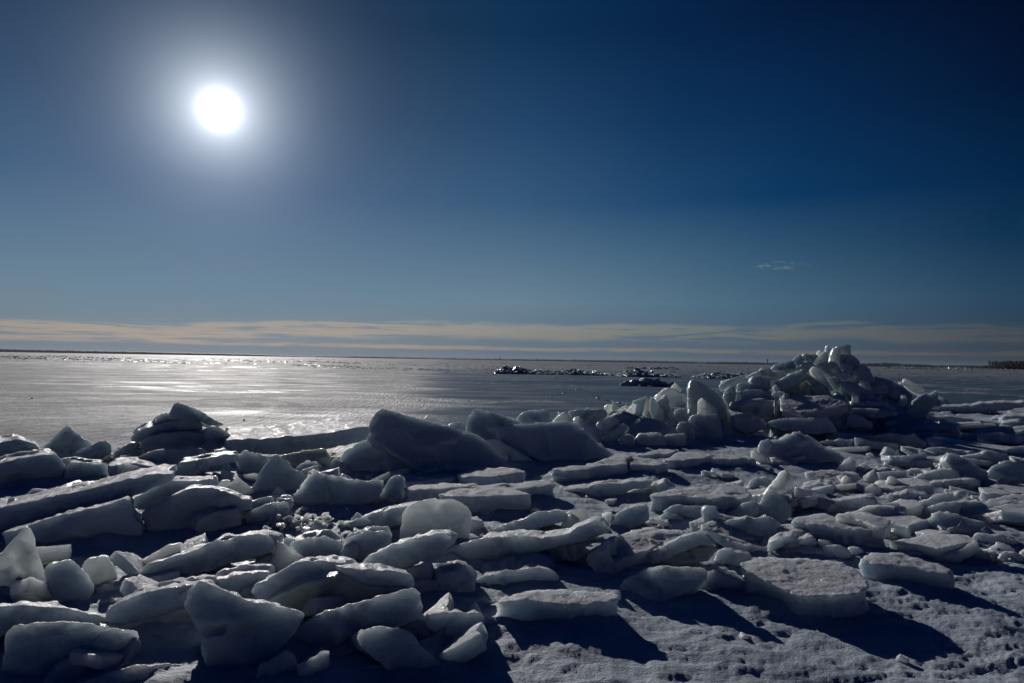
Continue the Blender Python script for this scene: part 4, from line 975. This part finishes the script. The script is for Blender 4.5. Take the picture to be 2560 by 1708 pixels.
for _ in range(60):   # wedged into the flanks of the high pile
    a = rn.uniform(0, 6.28); r_ = rn.random()**0.5
    c = math.tan(math.atan2(ray(2060, 902).x, ray(2060, 902).y))*17.8
    x = c + math.cos(a)*r_*2.4; y = 17.8 + math.sin(a)*r_*2.8
    put_fragment(Vector((x, y, PILE_Z(x, y)-0.05)), rn.uniform(.7, 1.7), 'small ice fragment wedged into the flank of the high pile', 'fragments of the high pile', rn)

# thin jagged shards jammed upright into the camera side of the high pile
sprot = []
for k in range(4):
    r5 = random.Random(200+k); m_ = r5.randint(5, 7)
    ol = [(math.cos(6.283*i/m_+r5.uniform(-.3, .3))*r5.uniform(.12, .22), math.sin(6.283*i/m_+r5.uniform(-.3, .3))*r5.uniform(.25, .42)+.3) for i in range(m_)]
    th = r5.uniform(.03, .05)
    V = [Vector((a, -th, max(b, 0))) for a, b in ol] + [Vector((a*.95, th, max(b, 0)*.97)) for a, b in ol]
    Fc = [tuple(range(m_)), tuple(range(2*m_-1, m_-1, -1))] + [(i, i+m_, (i+1) % m_+m_, (i+1) % m_) for i in range(m_)]
    o = link_mesh('ice_shard', V, Fc, (M_GLAZE, M_CLEAR)[k % 2])
    weather(o, 0.014, 0.02, 0.010, it=1, n1=0.12, n2=0.04)
    me = bpy.data.meshes.new_from_object(o.evaluated_get(bpy.context.evaluated_depsgraph_get())); me.shade_smooth()
    o.modifiers.clear(); o.data = me; sprot.append(o)
r6 = random.Random(31); cxp = math.tan(math.atan2(ray(2060, 902).x, ray(2060, 902).y))*17.8
for k in range(64):
    o = sprot[k] if k < 4 else sprot[k % 4].copy()
    if k >= 4: COL.objects.link(o)
    if k % 3 == 0:
        px = r6.uniform(1430, 1800); g = ground(px, r6.uniform(1075, 1098)); x, y = g.x, g.y + r6.uniform(0, 1.2)
    else:
        x = cxp + r6.gauss(-0.2, 0.9); y = 17.8 + r6.uniform(-1.8, 0.8)
    sc = r6.uniform(.6, 1.25); o.location = (x, y, PILE_Z(x, y)-0.1); o.scale = (sc, sc, sc*r6.uniform(.8, 1.3))
    o.rotation_euler = (r6.uniform(-.7, .7), r6.uniform(-.9, .9), r6.uniform(-.9, .9))
    tag(o, 'thin jagged ice shard jammed upright among the larger pieces of the ridge and high pile', 'ice shard', 'thin shards jammed in the high pile', 'thing')

# small plates packed between the traced ones
pprot = []
for k in range(6):
    r7 = random.Random(300+k); m_ = r7.randint(5, 8)
    ol = [(math.cos(6.283*i/m_+r7.uniform(-.35, .35))*r7.uniform(.22, .45), math.sin(6.283*i/m_+r7.uniform(-.35, .35))*r7.uniform(.16, .32)) for i in range(m_)]
    th = r7.uniform(.07, .12)
    V = [Vector((a, b, th + r7.uniform(-.008, .008))) for a, b in ol] + [Vector((a*.93, b*.93, 0)) for a, b in ol]
    Fc = [tuple(range(m_)), tuple(range(2*m_-1, m_-1, -1))] + [(i, i+m_, (i+1) % m_+m_, (i+1) % m_) for i in range(m_)]
    o = link_mesh('ice_plate', V, Fc, (M_SNOWY, M_ICE, M_CLEAR)[k % 3])
    weather(o, 0.013, 0.015, 0.010, it=1, n1=0.12, n2=0.04, chip=(0.008, 0.1))
    me = bpy.data.meshes.new_from_object(o.evaluated_get(bpy.context.evaluated_depsgraph_get())); me.shade_smooth()
    o.modifiers.clear(); o.data = me; pprot.append(o)
r8 = random.Random(55); kk = 0
for (a, b, y0, y1, cnt, s0, s1, tilt, lab, grp) in (
    (1760, 2560, 1140, 1400, 62, .45, 1.0, .35, 'small thin ice plate packed between larger plates of the rubble field', 'small plates of the rubble field'),
    (2050, 2560, 1015, 1140, 22, .7, 1.6, .2, 'small thin ice plate lying in the far rows past the high pile', 'small plates of the far rows'),
    (40, 1200, 1390, 1690, 26, .35, .8, .6, 'small thin ice plate wedged between the slabs of the front heap', 'small plates of the front heap'),
    (0, 1250, 1150, 1280, 20, .5, 1.0, .5, 'small thin ice plate wedged between the blocks of the middle ridge', 'small plates of the middle ridge')):
    for _ in range(cnt):
        g = ground(r8.uniform(a, b), r8.uniform(y0, y1))
        o = pprot[kk] if kk < 6 else pprot[kk % 6].copy()
        if kk >= 6: COL.objects.link(o)
        kk += 1; sc = r8.uniform(s0, s1)
        o.location = (g.x, g.y, 0.02 + PILE_Z(g.x, g.y) + r8.uniform(0, .05)); o.scale = (sc, sc, sc*r8.uniform(.8, 1.2))
        o.rotation_euler = (r8.uniform(-tilt, tilt), r8.uniform(-tilt, tilt), r8.uniform(0, 6.28))
        tag(o, lab, 'ice plate', grp, 'thing')

# fine broken ice that fills the gaps at the feet of the pieces
def gap_crumbs():
    rn = random.Random(123); items = []
    for (sx, sy, sz, sr) in SUPPORT:
        if sz > 0.5: continue
        D = max(sy, 3)
        for _ in range(int(10 + 14*min(sr, 1.2))):
            a = rn.uniform(0, 6.28); q = rn.uniform(0.5, 1.35)*min(sr, 1.6)
            x = sx + math.cos(a)*q; y = sy + math.sin(a)*q*0.6 - 0.05
            s = min(0.13, 0.018 + abs(rn.gauss(0, 0.03)))*(0.7 + D/14)
            items.append((Vector((x, y, PILE_Z(x, y) + 0.03 + s*0.1)), s))
    for _ in range(110):
        g = ground(rn.gauss(765, 45), rn.gauss(1330, 7)); s = rn.uniform(0.02, 0.075)
        items.append((Vector((g.x, g.y, 0.05 + s*0.3 + 0.05*rn.random())), s))
    rubble('ice_crumbs', items, M_CLEAR, 'fine broken ice filling the gaps at the feet of the plates and blocks', 'ice crumbs', 'stuff', 12)
gap_crumbs()

# ------------------------------------------------------------------ stones frozen on the sheet
for i, (px, py, s, lab) in enumerate(((80, 997, 0.035, 'small dark stone lying on the sheet nearest the photo\'s edge'),
                       (610, 1052, 0.03, 'dark stone on the glittering sheet between the little stack and the wide table plate'),
                       (2456, 974, 0.05, 'dark stone on the grey sheet under the far wooded headland'),
                       (2548, 970, 0.05, 'dark stone on the grey sheet closest to the photo\'s far edge'))):
    rn2 = random.Random(90+i); g = ground(px, py)
    v, f = chunk_geo(rn2, Vector((0, 0, s*0.4)), s*2.2, 0.6)
    o = link_mesh('stone', v, f, M_STONE, loc=g)
    weather(o, s*0.2, s*0.2, s*0.1, it=2, n1=0.08, n2=0.03)
    tag(o, lab, 'stone', 'stones on the frozen sheet', 'thing')

# ------------------------------------------------------------------ far shore
def shore(name, prof, D, seed, mat, label=None, kind='structure', depth=500):
    rn = random.Random(seed); V = []; Fc = []; n = 0
    px0, px1 = prof[0][0], prof[-1][0]; step = (px1-px0)/max(60, int((px1-px0)/3.5))
    px = px0
    xs = [p for p, _ in prof]; hs = [h for _, h in prof]
    while px <= px1+0.01:
        r = ray(px, hz(px)+0.0)
        dd = Vector((r.x, r.y, 0)).normalized()*D*math.sqrt(1+(r.x/r.y)**2)
        base = Vector((dd.x, dd.y, 0)); out = dd.normalized()
        h = float(np.interp(px, xs, hs))*D/F0*(1+rn.uniform(-.12, .12)) + rn.uniform(0, .5)*D/F0
        V += [base + Vector((0, 0, -2)), base + out*depth*.06 + Vector((0, 0, h*.6)), base + out*depth*.3 + Vector((0, 0, h)), base + out*depth + Vector((0, 0, h*.6)), base + out*depth + Vector((0, 0, -2))]
        if n: 
            a = (n-1)*5
            for k in range(4): Fc.append((a+k, a+k+1, a+k+6, a+k+5))
        n += 1; px += step
    o = link_mesh(name, V, Fc, mat)
    tag(o, label, None, None, kind); return o
shore('far_shore', [(-600, 7.5), (0, 8.0), (300, 7), (600, 5.5), (780, 3), (800, 3.5), (900, 4.5), (1100, 3.5), (1300, 4), (1440, 4.5), (1600, 5), (1700, 5), (1760, 5)], 7000, 1, M_SHORE, 'long low wooded shore across the whole bay')
shore('far_shore', [(1740, 1), (1770, 5.5), (1850, 6), (1900, 6), (2000, 7), (2165, 8), (2215, 11), (2260, 8), (2300, 8), (2340, 6), (2400, 7), (2560, 8), (3200, 9)], 4300, 2, M_SHORE, 'darker nearer shore behind the high pile')
# wooded headland: many small leaf clumps on trunks
def headland():
    rn = random.Random(4); V = []; Fc = []
    for (pa, pb, hpx, D, n) in ((2475, 2500, 7, 1500, 260), (2512, 2640, 20, 1300, 2200), (2640, 3300, 26, 1300, 2600), (2420, 2520, 2.0, 1400, 700)):
        for _ in range(n):
            px = rn.uniform(pa, pb); u = (px-pa)/(pb-pa)
            env = min(1, u*6+.35) if pa == 2512 else (math.sin(math.pi*u)**.6 if pa == 2475 else 1)
            h = hpx*env*D/F0*(0.8+.3*math.sin(px*.11)**2)
            r = ray(px, hz(px)); base = Vector((r.x/r.y*D, D, 0))
            v, f = chunk_geo(rn, base + Vector((0, rn.uniform(0, 60), h*rn.random())), rn.uniform(1.0, 3.0)*(0.5 if hpx < 3 else 1), .8)
            b = len(V); V += v; Fc += [tuple(i+b for i in q) for q in f]
    o = link_mesh('forest', V, Fc, M_TREE, smooth=False)
    tag(o, 'black wooded headland with dense trees on the horizon', None, None, 'stuff')
headland()
def box(V, Fc, c, w, d, z0, z1, taper=1.0):
    b = len(V)
    for z, k in ((z0, 1), (z1, taper)):
        for sx, sy in ((-1,-1),(1,-1),(1,1),(-1,1)): V.append(Vector((c.x+sx*w/2*k, c.y+sy*d/2*k, z)))
    Fc += [(b,b+3,b+2,b+1),(b+4,b+5,b+6,b+7)] + [(b+i, b+(i+1)%4, b+4+(i+1)%4, b+4+i) for i in range(4)]
def tower(px, D, hpx, wpx, kind):
    r = ray(px, hz(px)); c = Vector((r.x/r.y*D, D, 0)); k = D/F0
    e = bpy.data.objects.new({'w': 'water_tower', 'c': 'church_tower', 'm': 'mast'}[kind], None); COL.objects.link(e); e.location = c
    z = Vector((0, 0, 0))
    if kind == 'w':
        V = []; Fc = []; box(V, Fc, z, wpx*k*.7, wpx*k*.7, 0, hpx*k*.7); link_mesh('shaft', V, Fc, M_TOWER, e, False)
        V = []; Fc = []; box(V, Fc, z, wpx*k*1.15, wpx*k*1.15, hpx*k*.7, hpx*k, .85); link_mesh('tank', V, Fc, M_TOWER, e, False)
    elif kind == 'c':
        V = []; Fc = []; box(V, Fc, z, wpx*k, wpx*k, 0, hpx*k*.5); link_mesh('tower_body', V, Fc, M_TOWER, e, False)
        V = []; Fc = []; box(V, Fc, z, wpx*k, wpx*k, hpx*k*.5, hpx*k, .08); link_mesh('spire', V, Fc, M_TOWER, e, False)
    else:
        V = []; Fc = []; box(V, Fc, z, wpx*k, wpx*k, 0, hpx*k, .5); link_mesh('mast_pole', V, Fc, M_TOWER, e, False)
        V = []; Fc = []; box(V, Fc, z, wpx*k*2.2, wpx*k*2.2, hpx*k*.9, hpx*k*.95); link_mesh('antenna', V, Fc, M_TOWER, e, False)
    return e
tag(tower(1918, 4280, 14, 3.4, 'w'), 'stubby dark water tower on the shore beside the high pile', 'water tower', None, 'thing')
tag(tower(1250, 6990, 10, 2.2, 'c'), 'pointed church spire on the far shore', 'church tower', None, 'thing')
for px, D, h, lab in ((1237, 6990, 8, 'thin mast just beside the church spire on the far shore'),
                      (1287, 6990, 9, 'thin mast a little away from the church spire on the far shore'),
                      (1342, 6990, 9, 'thin mast, first of three close together on the far shore'),
                      (1359, 6990, 9, 'thin mast, middle of three close together on the far shore'),
                      (1380, 6990, 9, 'thin mast, last of three close together on the far shore'),
                      (1868, 4280, 12, 'thin mast on the shore next to the stubby water tower'),
                      (2206, 4280, 14, 'short mast on the wooded rise past the high pile'),
                      (2258, 4280, 17, 'tallest thin mast on the shore past the high pile')):
    tag(tower(px, D, h, 0.9, 'm'), lab, 'mast', 'masts on the far shore', 'thing')

def haze():
    m = bpy.data.materials.new('winter_haze'); m.use_nodes = True
    t = NT(m.node_tree); t.n.clear(); out = t.new('ShaderNodeOutputMaterial')
    v = t.new('ShaderNodeVolumePrincipled'); v.inputs['Color'].default_value = (0.80, 0.88, 1.0, 1)
    v.inputs['Density'].default_value = HAZE; v.inputs['Anisotropy'].default_value = 0.2
    t.l.new(v.outputs[0], out.inputs['Volume'])
    V = []; Fc = []; box(V, Fc, Vector((0, 0, 0)), 24400, 24400, -6.0, 70.0)
    o = link_mesh('haze', V, Fc, m, smooth=False); tag(o, 'thin pale haze over the far shore', None, None, 'stuff')
if HAZE > 0: haze()
scene.view_settings.view_transform = 'Standard'; scene.view_settings.look = 'None'
scene.view_settings.exposure = EXPO; scene.view_settings.gamma = 1
scene.cycles.use_denoising = True
scene.cycles.max_bounces = 10; scene.cycles.diffuse_bounces = 2; scene.cycles.glossy_bounces = 3
scene.cycles.sample_clamp_indirect = 4.0
